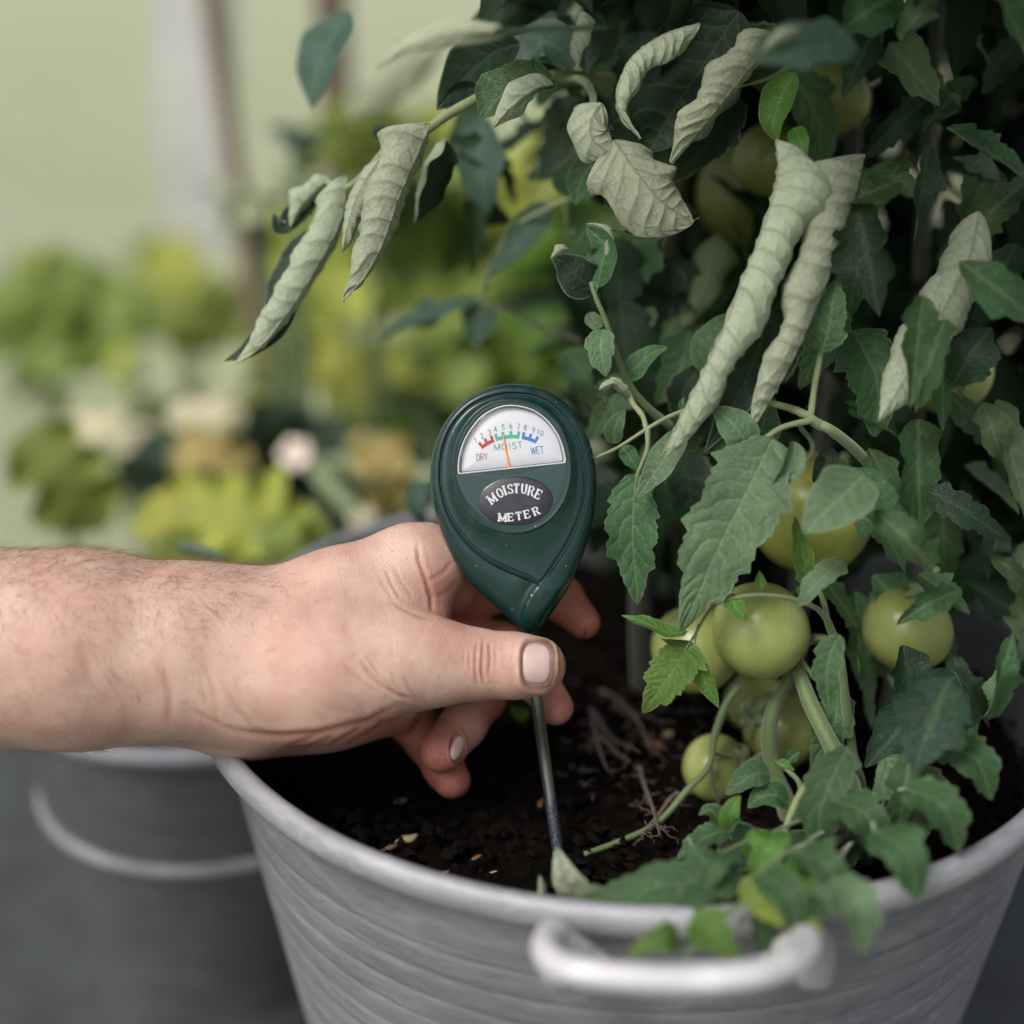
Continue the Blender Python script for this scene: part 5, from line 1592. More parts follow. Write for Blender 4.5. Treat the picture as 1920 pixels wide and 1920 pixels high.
# thick stems
stem([(1552, 1165, 49.4), (1575, 1230, 50), (1585, 1310, 50.6), (1600, 1420, 51.2), (1615, 1520, 52)], 0.14, 0.2, 'stem', fuzz=120)
stem([(1560, 1200, 52), (1518, 1200, 52), (1500, 1225, 52), (1478, 1275, 52.2), (1450, 1330, 52.4), (1442, 1390, 52.6), (1452, 1450, 52.8), (1475, 1510, 53), (1490, 1580, 53.4)], 0.16, 0.42, 'stem', n=60, fuzz=260)
stem([(1496, 1255, 51.4), (1520, 1320, 50.8), (1560, 1400, 50.2), (1590, 1460, 50.2), (1620, 1530, 51.5), (1640, 1620, 53)], 0.25, 0.55, 'stem', n=40, fuzz=240)
stem([(1495, 1225, 51.4), (1515, 1255, 51), (1543, 1285, 50.8)], 0.10, 0.05, 'stem', fuzz=80)
stem([(1500, 1210, 51.6), (1530, 1198, 51.4), (1570, 1200, 51.4)], 0.10, 0.08, 'stem', fuzz=60)
stem([(1097, 1601, 51.4), (1160, 1578, 51.9), (1232, 1543, 52.3), (1290, 1480, 52.6), (1330, 1435, 52.8), (1340, 1380, 53), (1362, 1320, 53.4), (1385, 1290, 53.6)], 0.09, 0.16, 'stem', n=60, fuzz=160)
stem([(1232, 1543, 52.3), (1240, 1575, 52.8), (1245, 1610, 53.6)], 0.08, 0.07, 'stem_dark')
stem([(1332, 1430, 52.8), (1338, 1470, 52.6), (1348, 1505, 52.6)], 0.07, 0.05, 'stem_dark')
stem([(1330, 1410, 53), (1350, 1416, 53), (1372, 1420, 53.2)], 0.07, 0.06, 'stem_dark')
# lower right sprigs
stem([(1620, 1530, 51.8), (1615, 1460, 49.2), (1585, 1425, 47.4), (1540, 1450, 47), (1505, 1482, 47.4), (1482, 1530, 47.4), (1466, 1575, 47.4)], 0.14, 0.12, 'stem_pale', fuzz=160)
stem([(1466, 1575, 47.4), (1430, 1560, 47.2), (1380, 1556, 47.2)], 0.10, 0.07, 'stem_pale', fuzz=80)
stem([(1503, 1484, 47.5), (1495, 1462, 47.9), (1470, 1440, 48.2), (1450, 1432, 48.6)], 0.09, 0.06, 'stem')
leaf('mid', [(1444, 1452, 48.4), (1420, 1450, 48.2), (1392, 1465, 48.1), (1360, 1490, 48.2)], 0.62, n=(-0.1, 0.6, 0.8), curl=0.5, lob=0.12, ns=50, nt=25, nv=7)
leaf('bright', [(1450, 1428, 48.6), (1470, 1436, 48.3), (1490, 1445, 48.2)], 0.3, n=(0, 0.9, 0.4), curl=0.7, shape='lance', ns=24, nt=13)
leaf('mid', [(1478, 1430, 49), (1484, 1418, 49), (1500, 1408, 49)], 0.3, curl=0.5, ns=20, nt=13)
leaf('mid', [(1478, 1508, 48.2), (1455, 1492, 48.0), (1425, 1496, 48.0), (1402, 1515, 48.2)], 0.6, n=(0, 0.7, 0.7), curl=0.7, ns=40, nt=21)
leaf('bright', [(1374, 1555, 47.2), (1368, 1530, 46.9), (1376, 1508, 46.8), (1388, 1492, 46.9)], 0.42, n=(-0.2, 0.2, 1), curl=0.5, ns=30, nt=19)
leaf('bright', [(1420, 1605, 46.4), (1412, 1590, 46.2), (1418, 1572, 46.2), (1432, 1564, 46.3)], 0.40, n=(-0.1, 0.2, 1), curl=0.5, shape='round', ns=24, nt=17)
leaf('mid', [(1376, 1556, 47.6), (1352, 1538, 47.5), (1330, 1520, 47.5), (1310, 1528, 47.6)], 0.6, n=(-0.1, 0.8, 0.6), curl=0.7, lob=0.2, ns=36, nt=21)
leaf('mid', [(1385, 1562, 47.2), (1350, 1560, 47), (1310, 1580, 46.9), (1270, 1610, 46.9)], 1.0, n=(-0.1, 0.9, 0.45), curl=0.6, nl=4, lob=0.4, ns=40, nt=25)
leaf('dark', [(1430, 1570, 46.8), (1400, 1590, 46.5), (1370, 1600, 46.4), (1345, 1590, 46.4)], 1.0, n=(-0.1, 0.5, 0.9), curl=0.7, ns=40, nt=25)
leaf('bright', [(1500, 1600, 44.5), (1475, 1620, 44), (1445, 1640, 43.7), (1418, 1662, 43.6)], 0.8, n=(-0.2, 0.6, 0.8), curl=0.5, lob=0.36, nl=4, ns=50, nt=21)
leaf('bright', [(1535, 1620, 43.5), (1520, 1645, 43), (1500, 1670, 42.8), (1470, 1690, 42.8)], 0.55, n=(0.2, 0.5, 0.8), curl=0.7, ns=36, nt=19)
leaf('mid', [(1400, 1650, 43.6), (1330, 1650, 43.3), (1240, 1662, 43.2), (1160, 1680, 43.5), (1086, 1684, 44.2)], 1.35, n=(-0.05, 0.62, 0.78), curl=0.35, curlR=0.6, lob=0.38, nl=4, ns=90, nt=41, puff=0.06, nv=7,
     label='lobed green leaf lying along the tub rim')
leaf('rolled', [(1092, 1700, 45.2), (1072, 1670, 44.9), (1054, 1636, 44.8), (1043, 1588, 45.1)], 0.66, n=(0.25, 0.2, -1), curl=0.6, shape='ovate', ns=60, nt=31, puff=0.06, nv=5, lob=0.06,
     label='pale pointed leaf standing at the rim in front of the probe')
leaf('rolled', [(1086, 1700, 45.0), (1098, 1684, 44.8), (1112, 1672, 44.8), (1134, 1664, 45.0)], 0.34, n=(-0.1, 0.5, -0.9), curl=0.6, shape='lance', ns=36, nt=21, puff=0.04)
leaf('rolled', [(1012, 1694, 45.6), (1020, 1678, 45.4), (1016, 1655, 45.4), (1012, 1640, 45.5)], 0.25, n=(-0.3, 0.1, -0.6), curl=1.0, ns=24, nt=13)
leaf('olive', [(1390, 1650, 42.8), (1440, 1690, 41.6), (1495, 1725, 41), (1550, 1752, 40.8)], 0.62, n=(-0.2, 0.6, 0.8), curl=0.5, shape='lance', ns=40, nt=21)
leaf('mid', [(1500, 1690, 41.6), (1520, 1710, 41.2), (1535, 1735, 41)], 0.6, n=(0.2, 0.3, 0.9), curl=0.4, ns=30, nt=17)
leaf('bright', [(1272, 1768, 41), (1250, 1758, 40.5), (1215, 1770, 40.3), (1178, 1796, 40.3)], 0.62, n=(-0.2, 0.5, 0.8), curl=0.5, lob=0.32, nl=3, ns=46, nt=19)
leaf('bright', [(1300, 1770, 40.6), (1330, 1745, 40.2), (1360, 1775, 40), (1392, 1800, 40)], 0.85, n=(0, 0.4, 0.9), curl=0.4, lob=0.34, nl=4, ns=50, nt=23)
leaf('bright', [(1322, 1745, 41), (1320, 1728, 41), (1330, 1715, 41)], 0.4, curl=0.4, ns=20, nt=13)
stem([(1395, 1690, 42.2), (1365, 1712, 41.6), (1330, 1750, 41), (1300, 1775, 40.8), (1285, 1800, 40.8)], 0.10, 0.07, 'stem')
stem([(1400, 1652, 43.4), (1450, 1640, 44), (1500, 1610, 45), (1570, 1575, 48), (1625, 1550, 52)], 0.12, 0.22, 'stem_pale', fuzz=100)
stem([(1290, 1572, 46.9), (1310, 1600, 45.8), (1345, 1630, 44.6), (1380, 1650, 43.8)], 0.06, 0.10, 'stem')
leaf('grey', [(1600, 1640, 42.5), (1570, 1665, 42), (1540, 1690, 41.8), (1520, 1722, 41.9)], 0.8, n=(-0.2, 0.5, 0.8), curl=0.4, ns=30, nt=17)
leaf('mid', [(1430, 1690, 42.4), (1422, 1730, 42), (1430, 1765, 42), (1448, 1790, 42.2)], 0.5, n=(0.5, 0.2, 0.7), curl=0.7, shape='lance', ns=30, nt=17)

# --- softer leaves of the middle and back, centre top
leaf('teal', [(655, 20, 61), (622, 70, 60.6), (596, 130, 60.4), (585, 205, 60.6)], 1.35, n=(-0.4, 0.3, 0.85), curl=0.4, shape='lance', ns=36, nt=17)
leaf('dark', [(960, 85, 52.6), (920, 105, 52.4), (870, 145, 52.4), (818, 205, 52.6)], 1.25, n=(0.1, 0.3, -1), curl=0.5, shape='lance', ns=50, nt=21) if False else None
leaf('dark', [(975, 80, 52.8), (925, 100, 52.6), (872, 145, 52.6), (818, 206, 52.8)], 1.2, n=(0.2, -0.3, 0.9), curl=0.3, shape='lance', ns=50, nt=21)
leaf('dark', [(895, 180, 53), (872, 172, 52.8), (846, 182, 52.8), (838, 205, 53)], 0.5, n=(0.2, -0.4, 0.8), curl=0.8, ns=30, nt=15)
leaf('dark', [(835, 262, 53.4), (812, 300, 53.4), (790, 360, 53.5), (776, 418, 53.8)], 1.15, n=(0.75, -0.1, 0.6), curl=1.9, shape='roll', ns=60, nt=31)
leaf('teal', [(1000, 100, 54), (1020, 80, 53.8), (1050, 95, 53.8), (1075, 130, 54)], 1.2, n=(-0.1, 0.5, 0.8), curl=0.4, ns=40, nt=21)
leaf('teal', [(960, 130, 55), (1000, 90, 55), (1020, 60, 55), (1040, 20, 55)], 1.0, n=(-0.1, 0.4, 0.9), curl=0.4, ns=40, nt=19)
leaf('rolled', [(1090, 20, 52), (1078, 60, 51.8), (1072, 95, 51.8), (1082, 128, 52)], 0.7, n=(0.7, 0.1, -0.5), curl=1.8, shape='roll', ns=40, nt=21)
leaf('dark', [(1120, 20, 54), (1105, 70, 54), (1098, 110, 54), (1100, 145, 54)], 0.7, n=(0.1, 0.1, 1), curl=0.5, shape='lance', ns=30, nt=15)
leaf('mid', [(1160, 20, 57), (1165, 70, 57), (1150, 120, 57), (1130, 150, 57)], 1.0, n=(0.1, 0.1, 1), curl=0.5, ns=30, nt=15)
leaf('teal', [(905, 215, 60), (898, 280, 60), (905, 350, 60), (915, 405, 60.4)], 1.25, n=(-0.1, 0.1, 1), curl=0.4, shape='lance', lob=0.15, ns=36, nt=17)
leaf('teal', [(1030, 380, 60), (990, 430, 59.6), (950, 480, 59.6), (912, 522, 60)], 1.0, n=(-0.1, 0.4, 0.9), curl=0.4, lob=0.2, ns=36, nt=17)
leaf('teal', [(900, 560, 64), (830, 585, 64), (760, 610, 64.4), (694, 655, 65)], 1.0, n=(-0.1, 0.7, 0.6), curl=0.5, lob=0.3, nl=4, ns=40, nt=17)
leaf('teal', [(780, 575, 65), (800, 590, 65), (770, 612, 65)], 0.9, n=(-0.1, 0.5, 0.8), curl=0.4, ns=20, nt=11)
leaf('teal', [(905, 570, 64), (895, 610, 64), (890, 650, 64)], 0.9, curl=0.4, ns=24, nt=13)
leaf('mid', [(1070, 372, 57), (1078, 340, 57), (1110, 320, 57)], 0.9, curl=0.4, ns=24, nt=13)
leaf('mid', [(1100, 420, 58), (1078, 455, 58), (1055, 440, 58)], 0.8, curl=0.4, ns=24, nt=13)
leaf('dark', [(1080, 280, 60), (1030, 320, 60), (985, 335, 60)], 1.1, n=(0, 0.5, 0.8), curl=0.5, ns=24, nt=13)
leaf('dark', [(880, 370, 62), (910, 400, 62), (960, 415, 62)], 1.0, n=(0, 0.5, 0.8), curl=0.5, ns=24, nt=13)
stem([(1100, 360, 58), (1030, 390, 59), (960, 430, 60), (920, 500, 61), (900, 560, 62)], 0.10, 0.08, 'stem_pale', n=24)
stem([(905, 560, 64), (960, 590, 63), (1010, 610, 62), (1090, 640, 61)], 0.08, 0.09, 'stem_dark', n=24)
stem([(1060, 380, 60), (1068, 470, 60), (1085, 560, 60.5)], 0.08, 0.1, 'stem', n=20)
# pale foreground leaf across the very top
leaf('sage', [(960, 62, 44), (860, 60, 43.4), (760, 90, 43.2), (705, 130, 43.4)], 0.45, n=(0, 0.3, -1), curl=0.8, shape='lance', ns=50, nt=17)
leaf('dark', [(1150, 52, 44.5), (1000, 60, 44), (860, 66, 43.6), (740, 78, 43.4)], 0.22, n=(0, 0.6, 0.8), curl=0.8, shape='lance', ns=50, nt=13)
leaf('sage', [(830, 82, 74), (760, 130, 74), (700, 180, 75), (650, 225, 76)], 1.2, n=(0, 0.3, -1), curl=0.5, shape='lance', ns=30, nt=13)
# at the left beside the forearm: small curled leaf rising from behind the rim
leaf('teal', [(330, 1030, 62), (370, 1042, 61.6), (405, 1050, 61.4), (436, 1062, 61.6)], 0.62, n=(0.1, 0.8, -0.6), curl=1.3, shape='roll', ns=36, nt=21)
leaf('teal', [(800, 900, 62), (790, 935, 61.6), (786, 960, 61.6), (800, 985, 62)], 0.9, n=(-0.6, 0.3, 0.7), curl=0.7, ns=30, nt=15)
leaf('mid', [(645, 1020, 66), (630, 1022, 66), (612, 1028, 66)], 0.3, curl=0.4, ns=16, nt=9)
leaf('dark', [(560, 1520, 60), (600, 1480, 59.6), (625, 1450, 59.5), (650, 1425, 59.6)], 1.5, n=(-0.5, 0.3, 0.8), curl=0.3, ns=30, nt=15)
leaf('bright', [(990, 1345, 58), (970, 1335, 57.6), (955, 1325, 57.6)], 0.35, curl=0.5, ns=16, nt=11)

# --- broad hanging leaves between the rolled ones
def droop(x0, y0, x1, y1, d, w_, m_, cl=0.5, lb=0.34, nx=-0.2, nl=4, nyv=0.3):
    mx, my = (x0 + x1) / 2 + 0.12 * (y1 - y0), (y0 + y1) / 2 - 0.10 * abs(x1 - x0)
    leaf(m_, [(x0, y0, d), (mx, my, d - 0.5), (x1, y1, d + 0.2)], w_, n=(nx, nyv, 0.95), curl=cl, lob=lb, nl=nl, ns=70, nt=31, puff=0.05, nv=7, wave=0.12, check=True)
for q in ((1470, 120, 1540, 330, 54.5, 1.5, 'mid'), (1560, 380, 1590, 600, 52.5, 1.5, 'mid'), (1225, 480, 1190, 650, 58.5, 1.7, 'dark'), (1190, 430, 1150, 590, 57, 1.5, 'mid'),
          (1430, 540, 1470, 720, 53.2, 1.4, 'dark'), (1540, 540, 1500, 730, 52, 1.3, 'mid'), (1440, 650, 1350, 790, 53.8, 1.4, 'mid'), (1160, 700, 1100, 830, 55, 1.1, 'mid'), (1060, 660, 1110, 770, 60, 1.3, 'mid'),
          (1290, 620, 1230, 760, 55, 1.3, 'mid'), (1250, 820, 1290, 1000, 56, 1.6, 'dark'), (1120, 880, 1110, 1040, 58, 1.3, 'dark'), (1350, 60, 1470, 200, 54, 1.7, 'dark'), (1200, 60, 1150, 230, 56, 1.6, 'dark'),
          (1060, 180, 1010, 340, 58, 1.4, 'dark'), (1600, 620, 1640, 820, 51, 1.7, 'mid'), (1120, 120, 1200, 250, 57, 1.4, 'mid'),
          (1570, 1290, 1520, 1440, 51.5, 1.1, 'mid'), (1600, 1500, 1540, 1640, 48.5, 1.5, 'mid'), (1520, 1560, 1440, 1690, 47.5, 1.2, 'mid'), (1640, 1600, 1560, 1740, 45, 1.6, 'mid'), (1660, 1420, 1720, 1590, 48, 1.6, 'grey')):
    droop(*q[:7])
# leaves spilling over the near rim, far in front of the focus
for q in ((1420, 1640, 1500, 1770, 41.0, 0.9, 'mid'), (1490, 1600, 1580, 1700, 42.5, 1.0, 'mid'), (1350, 1600, 1300, 1690, 43.4, 0.8, 'mid'), (1560, 1650, 1620, 1790, 41.0, 1.0, 'grey'),
          (1640, 1560, 1720, 1690, 42.5, 1.2, 'mid'), (1560, 1500, 1650, 1610, 45.0, 1.2, 'mid'), (1450, 1560, 1400, 1660, 44.5, 0.9, 'bright'), (1700, 1480, 1800, 1600, 44.5, 1.2, 'mid'), (1760, 1400, 1860, 1500, 46.5, 1.3, 'mid')):
    mx, my = (q[0] + q[2]) / 2 + 18, (q[1] + q[3]) / 2 - 26
    leaf(q[6], [(q[0], q[1], q[4] + 1.0), (mx, my, q[4] - 0.3), (q[2], q[3], q[4])], q[5], n=(-0.1, 0.65, 0.75), curl=0.5, lob=0.36, nl=4, ns=60, nt=27, puff=0.05, nv=6, wave=0.12)
    stem([(q[0], q[1], q[4] + 1.0), ((q[0] * 2 + 1625) / 3, (q[1] * 2 + 1560) / 3 - 22, q[4] + 3.0), ((q[0] + 1625 * 2) / 3, (q[1] + 1560 * 2) / 3 - 14, (q[4] + 105) / 3), (1625, 1548, 52.3)], 0.06, 0.11, 'stem', n=30)
# --- tomato stems and the dim inner foliage
for q in ([(1205, 1330, 63), (1200, 1100, 62.5), (1215, 800, 62), (1220, 560, 62), (1190, 300, 62), (1170, 60, 62), (1150, -260, 62)], [(1340, 1340, 64), (1290, 1100, 63.5), (1255, 800, 63), (1250, 500, 63), (1300, 200, 62), (1330, -260, 62)],
          [(1480, 1400, 62), (1500, 1100, 62), (1560, 700, 61), (1600, 300, 61), (1590, -260, 60)], [(1650, 1500, 60), (1700, 1100, 60), (1720, 600, 60), (1760, 0, 60)]):
    stem(q, 0.5, 0.3, 'stem_dark', n=50)
st = empty('wooden_stake', W(C(1330, 1340, 64.5))[0])
tag(st, 'reddish brown stake standing among the tomato stems', 'plant stake')
v_, f_ = tube_mesh(spline([C(1345, 1340, 64.5), C(1352, 700, 64.5), C(1362, 60, 64.5), C(1368, -260, 64.5)], 30), 0.42, 8)
mk('stake', v_, f_, M['cane'], st)

rr_ = random.Random(21)
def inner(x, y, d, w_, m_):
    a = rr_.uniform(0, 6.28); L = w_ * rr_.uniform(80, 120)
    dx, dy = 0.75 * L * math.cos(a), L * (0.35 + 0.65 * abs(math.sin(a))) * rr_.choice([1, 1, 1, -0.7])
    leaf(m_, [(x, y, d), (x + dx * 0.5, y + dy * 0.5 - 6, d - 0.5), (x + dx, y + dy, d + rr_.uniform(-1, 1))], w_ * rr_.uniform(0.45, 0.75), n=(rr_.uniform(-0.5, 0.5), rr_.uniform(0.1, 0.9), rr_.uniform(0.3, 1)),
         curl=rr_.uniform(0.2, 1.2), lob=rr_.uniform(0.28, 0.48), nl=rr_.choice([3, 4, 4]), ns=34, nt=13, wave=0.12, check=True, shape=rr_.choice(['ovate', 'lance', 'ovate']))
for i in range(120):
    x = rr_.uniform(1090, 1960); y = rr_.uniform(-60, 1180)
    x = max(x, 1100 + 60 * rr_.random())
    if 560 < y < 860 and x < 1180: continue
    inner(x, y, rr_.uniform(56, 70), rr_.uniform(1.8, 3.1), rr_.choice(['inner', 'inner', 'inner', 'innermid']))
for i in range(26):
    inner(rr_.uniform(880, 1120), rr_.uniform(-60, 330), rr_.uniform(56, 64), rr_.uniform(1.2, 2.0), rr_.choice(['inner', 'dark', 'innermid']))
# beyond the right edge of the photograph the same plant goes on
for i in range(105):
    inner(rr_.uniform(1590, 1960), rr_.uniform(-40, 1750), rr_.uniform(46, 56), rr_.uniform(1.3, 2.4), rr_.choice(['mid', 'grey', 'dark', 'mid', 'mid']))
for k in range(2):
    x = rr_.uniform(1740, 1880); y = rr_.uniform(50, 900)
    leaf('rolled', [(x, y, 48), (x - 20, y + 90, 47.6), (x - 70, y + 190, 47.6), (x - 130, y + 290, 48)], 2.2, n=(0.2, 0.05, -1), curl=2.7, shape='roll', ns=80, nt=45, puff=0.07, nv=14, lob=0.08)
# crown above and foliage behind; unseen overhead leaves added to shade the plant
ca = Acc()
cav = []; cam_ = []; lcs = []
for i in range(3300):
    if i >= 2400: x = rr_.uniform(1150, 2400); y = rr_.uniform(-2300, -500); d = rr_.uniform(30, 50)
    elif i < 1300: x = rr_.uniform(950, 2250); y = rr_.uniform(-1100, -70); d = rr_.uniform(46, 92)
    else: x = rr_.uniform(1160, 2150); y = rr_.uniform(-60, 1180); d = rr_.uniform(70, 92)
    w_ = rr_.uniform(1.4, 2.8); a = rr_.uniform(0, 6.28); L = w_ * 110
    V, f, at, lc = leaf_geo([(x, y, d), (x + L * math.cos(a), y + L * math.sin(a), d + rr_.uniform(-2, 2))], w_ * 0.6, n=(rr_.uniform(-0.5, 0.5), 1, rr_.uniform(0, 0.8)), curl=rr_.uniform(0.2, 1.6), ns=7, nt=5, seed=i)
    ca.add(V, f); cav.append(at['vein']); cam_.append(at['margin']); lcs.append(lc)
o = ca.build('crown_and_shade_foliage', M['inner'], plant, attrs={'vein': np.concatenate(cav), 'margin': np.concatenate(cam_)}, uv=np.vstack(lcs)); o['kind'] = 'stuff'

# ------------------------------------------------------------------ tomatoes
def tomato(px, py, d, rp, label, m_='tom', squash=0.92, tilt=0.0, calyx=(0.2, 0.9, 0.3), stemto=None):
    R_ = rp * d / F
    c = C(px, py, d)
    nr_, na_ = 40, 64
    ph_ = np.linspace(0.001, math.pi - 0.001, nr_); th_ = np.linspace(0, 2 * np.pi, na_, endpoint=False)
    PH, THh = np.meshgrid(ph_, th_, indexing='ij')
    lobes = 1 + 0.012 * np.cos(5 * THh + px) * np.sin(PH) + 0.01 * np.cos(2 * THh + 1)
    dip = 1 - 0.16 * np.exp(-(PH / 0.33) ** 2)
    x = np.sin(PH) * np.cos(THh) * lobes; y = np.sin(PH) * np.sin(THh) * lobes; z = np.cos(PH) * dip * squash
    ax = nrm(np.array(calyx, float)); e1 = nrm(np.cross(ax, [0.3, 0.1, 1])); e2 = np.cross(ax, e1)
    V = (x[..., None] * e1 + y[..., None] * e2 + z[..., None] * ax) * R_ + c
    root = empty('tomato', W(c - np.array([0, R_, 0]))[0])
    tag(root, label, 'tomato', 'green tomatoes hanging on the plant')
    mk('fruit', V.reshape(-1, 3), grid_faces(nr_, na_, True), M[m_], root, attrs={'sh': (0.5 + 0.5 * np.cos(PH)).ravel()})
    top = c + ax * R_ * squash * 0.87
    cx_ = Acc()
    for k in range(5):
        a = 6.28 * k / 5 + px
        dr = e1 * math.cos(a) + e2 * math.sin(a)
        pts = [top, top + dr * R_ * 0.3 + ax * R_ * 0.12, top + dr * R_ * 0.62 + ax * R_ * -0.02]
        pth_ = spline(pts, 8)
        v, f = tube_mesh(pth_, np.array([0.10, 0.13, 0.14, 0.13, 0.11, 0.08, 0.05, 0.02]) * R_, 6)
        cx_.add(v, f)
    v, f = tube_mesh(spline([top - ax * 0.1, top + ax * R_ * 0.35, top + ax * R_ * 0.6 + np.array([0.1, 0.2, 0])], 8), 0.09 * R_, 8)
    cx_.add(v, f)
    cx_.build('calyx', M['stem'], root)
    return root


tomato(1425, 1182, 51.2, 92, 'round green tomato in front, a stalk with small leaves lying across its top', 'tom', 0.98, calyx=(0.6, 0.4, -0.8))
tomato(1304, 1216, 54.6, 84, 'green tomato half hidden behind the front tomato and the large toothed leaf', 'tom', 1.0, calyx=(-0.1, 0.6, -0.8))
tomato(1520, 962, 54.0, 116, 'large yellow-green tomato under the stalk fork at the right', 'tom2', 0.98, calyx=(0.5, 0.6, -0.6))
tomato(1342, 1440, 54.6, 63, 'smallest pale green tomato, lowest of the bunch, crossed by a thin stalk', 'tom', 1.0, calyx=(0.6, 0.2, 0.35))
tomato(1466, 1368, 55.6, 74, 'green tomato partly behind the thick bent stem', 'tom', 0.95, calyx=(-0.8, 0.4, 0.4))
tomato(1418, 1318, 58.5, 60, 'tomato in shade between the front tomato and the thick bent stem', 'tom', 0.95, calyx=(0, 0.8, -0.5))
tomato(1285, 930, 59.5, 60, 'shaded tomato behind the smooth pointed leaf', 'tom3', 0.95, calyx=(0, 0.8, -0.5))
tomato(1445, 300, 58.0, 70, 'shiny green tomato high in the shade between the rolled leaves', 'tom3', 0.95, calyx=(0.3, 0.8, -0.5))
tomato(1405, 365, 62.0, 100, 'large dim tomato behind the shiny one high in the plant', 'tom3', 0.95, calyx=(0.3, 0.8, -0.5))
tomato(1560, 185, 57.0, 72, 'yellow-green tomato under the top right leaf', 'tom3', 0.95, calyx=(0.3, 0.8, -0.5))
tomato(1700, 1180, 53.0, 84, 'green tomato hanging farthest right', 'tom', 0.95, calyx=(0.3, 0.8, 0.3))
tomato(1780, 700, 55.0, 80, 'green tomato far right at mid height', 'tom', 0.95, calyx=(-0.3, 0.8, 0.3))


# ------------------------------------------------------------------ garden behind, far out of focus
def ground_at(px, py):
    d = C(px, py, 1.0) @ RM.T
    k = (0.0 - CAMZ) / d[2]
    return d * k + np.array([0, 0, CAMZ])


def bush(name, px, py, d, rx, ry, n_, lw, m_, label, cat='shrub', group=None, seed=1, tall=0.6):
    r3 = random.Random(seed)
    c = C(px, py, d)
    cw = W(c)[0]
    root = empty(name, (cw[0], cw[1], 0.0))
    tag(root, label, cat, group)
    ac = Acc(); ve = []; ma = []; lcs = []
    for i in range(n_):
        while True:
            u = np.array([r3.uniform(-1, 1) for _ in range(3)])
            if u @ u < 1: break
        x = px + u[0] * rx; y = py + u[1] * ry; dd = d + u[2] * rx * d / F
        a = r3.uniform(0, 6.28); L = lw * F / d * 1.8
        V, f, at, lc = leaf_geo([(x, y, dd), (x + 0.5 * L * math.cos(a), y + 0.5 * L * math.sin(a) - 0.1 * L, dd), (x + L * math.cos(a), y + L * math.sin(a), dd + r3.uniform(-2, 2))], lw, n=(r3.uniform(-0.4, 0.4), r3.uniform(0.3, 1), r3.uniform(0.2, 1)), curl=r3.uniform(0.2, 0.9), ns=9, nt=7, seed=i)
        if W(V)[:, 2].min() < 0.005: continue
        ac.add(V, f); ve.append(at['vein']); ma.append(at['margin']); lcs.append(lc)
    if ac.n:
        o = ac.build('foliage', M[m_], root, attrs={'vein': np.concatenate(ve), 'margin': np.concatenate(ma)}, uv=np.vstack(lcs)); o['kind'] = 'stuff'
    gp = fromworld(np.array([[cw[0], cw[1], 0.0]]))[0]
    for k in range(3):
        e = c + np.array([r3.uniform(-0.5, 0.5) * rx * d / F, 0, 0])
        v, f = tube_mesh(spline([gp, (gp + c) / 2 + np.array([r3.uniform(-1, 1), 0, 0]), e], 12), np.linspace(0.5, 0.25, 12), 6)
        mk('stem', v, f, M['stem'], root)
    return root


def big_leaf(px, py, d, r, m_, label, n=(0, 0.5, 0.8), ang=0.0, asp=1.0):
    """a squash leaf on its stalk, standing on the ground"""
    cw = W(C(px, py, d))[0]
    root = empty('squash_leaf', (cw[0], cw[1], 0.0))
    tag(root, label, 'squash leaf', 'broad squash leaves beyond the forearm')
    dx, dy = r * math.cos(ang), r * math.sin(ang)
    V, f, at, lc = leaf_geo([(px - dx, py - dy, d), (px, py - 4, d - 0.3), (px + dx, py + dy, d + 1.5)], r * asp * d / F, n=n, curl=0.45, shape='broad', lob=0.42, nl=3, ns=40, nt=21, seed=int(px), wave=0.25)
    mk('blade', V, f, M[m_], root, attrs=at, uv=lc)
    gp = fromworld(np.array([[cw[0], cw[1] + 0.02, 0.0]]))[0]
    v, f = tube_mesh(spline([gp, (gp + C(px, py, d + 1)) / 2 + np.array([1.0, 0, 0]), C(px - dx, py - dy, d)], 12), 0.35, 7)
    mk('stalk', v, f, M['stem_pale'], root)


big_leaf(480, 985, 84, 135, 'lime', 'bright lime squash leaf just above the wrist', ang=0.2)
big_leaf(560, 1030, 80, 80, 'olive', 'darker green squash leaf directly above the hairy wrist', ang=0.4)
big_leaf(330, 960, 88, 90, 'lime', 'lime squash leaf above the forearm near the picture edge', ang=2.8)
big_leaf(120, 900, 92, 120, 'olive', 'green squash leaf farther left behind the forearm', ang=0.9)
big_leaf(400, 858, 100, 78, 'ochre', 'wilted ochre leaf above the lime one', ang=0.1)
big_leaf(722, 892, 92, 78, 'ochre', 'wilted ochre leaf left of the meter', ang=1.3)
big_leaf(690, 835, 98, 36, 'ochre', 'small yellowed leaf above the ochre one by the meter', ang=0.3)
big_leaf(405, 778, 112, 95, 'cream', 'pale bleached leaf at the left above the wilted one', ang=-0.08, asp=0.5)
big_leaf(215, 815, 112, 100, 'cream', 'pale bleached leaf farthest left', ang=0.25, asp=0.5)
big_leaf(665, 560, 150, 75, 'lime', 'yellow-lime leaf high behind the rolled leaves', ang=0.6)
big_leaf(1010, 265, 120, 48, 'lime', 'vivid lime leaf seen through the gap under the stalk', ang=1.4)
big_leaf(760, 620, 140, 52, 'sage', 'pale sage leaf in the gap over the meter', ang=0.2)
big_leaf(690, 990, 84, 44, 'cream', 'pale bleached leaf directly above the knuckles', ang=0.9)
big_leaf(800, 905, 92, 30, 'sage', 'small pale leaf touching the left of the meter', ang=1.2)
bush('shrub', 800, 465, 125, 80, 62, 50, 3.2, 'green', 'deep green blurred bush in the centre gap', seed=3)
bush('shrub', 690, 275, 118, 85, 32, 34, 2.4, 'olive', 'green sprays behind the first rolled leaf', seed=4)
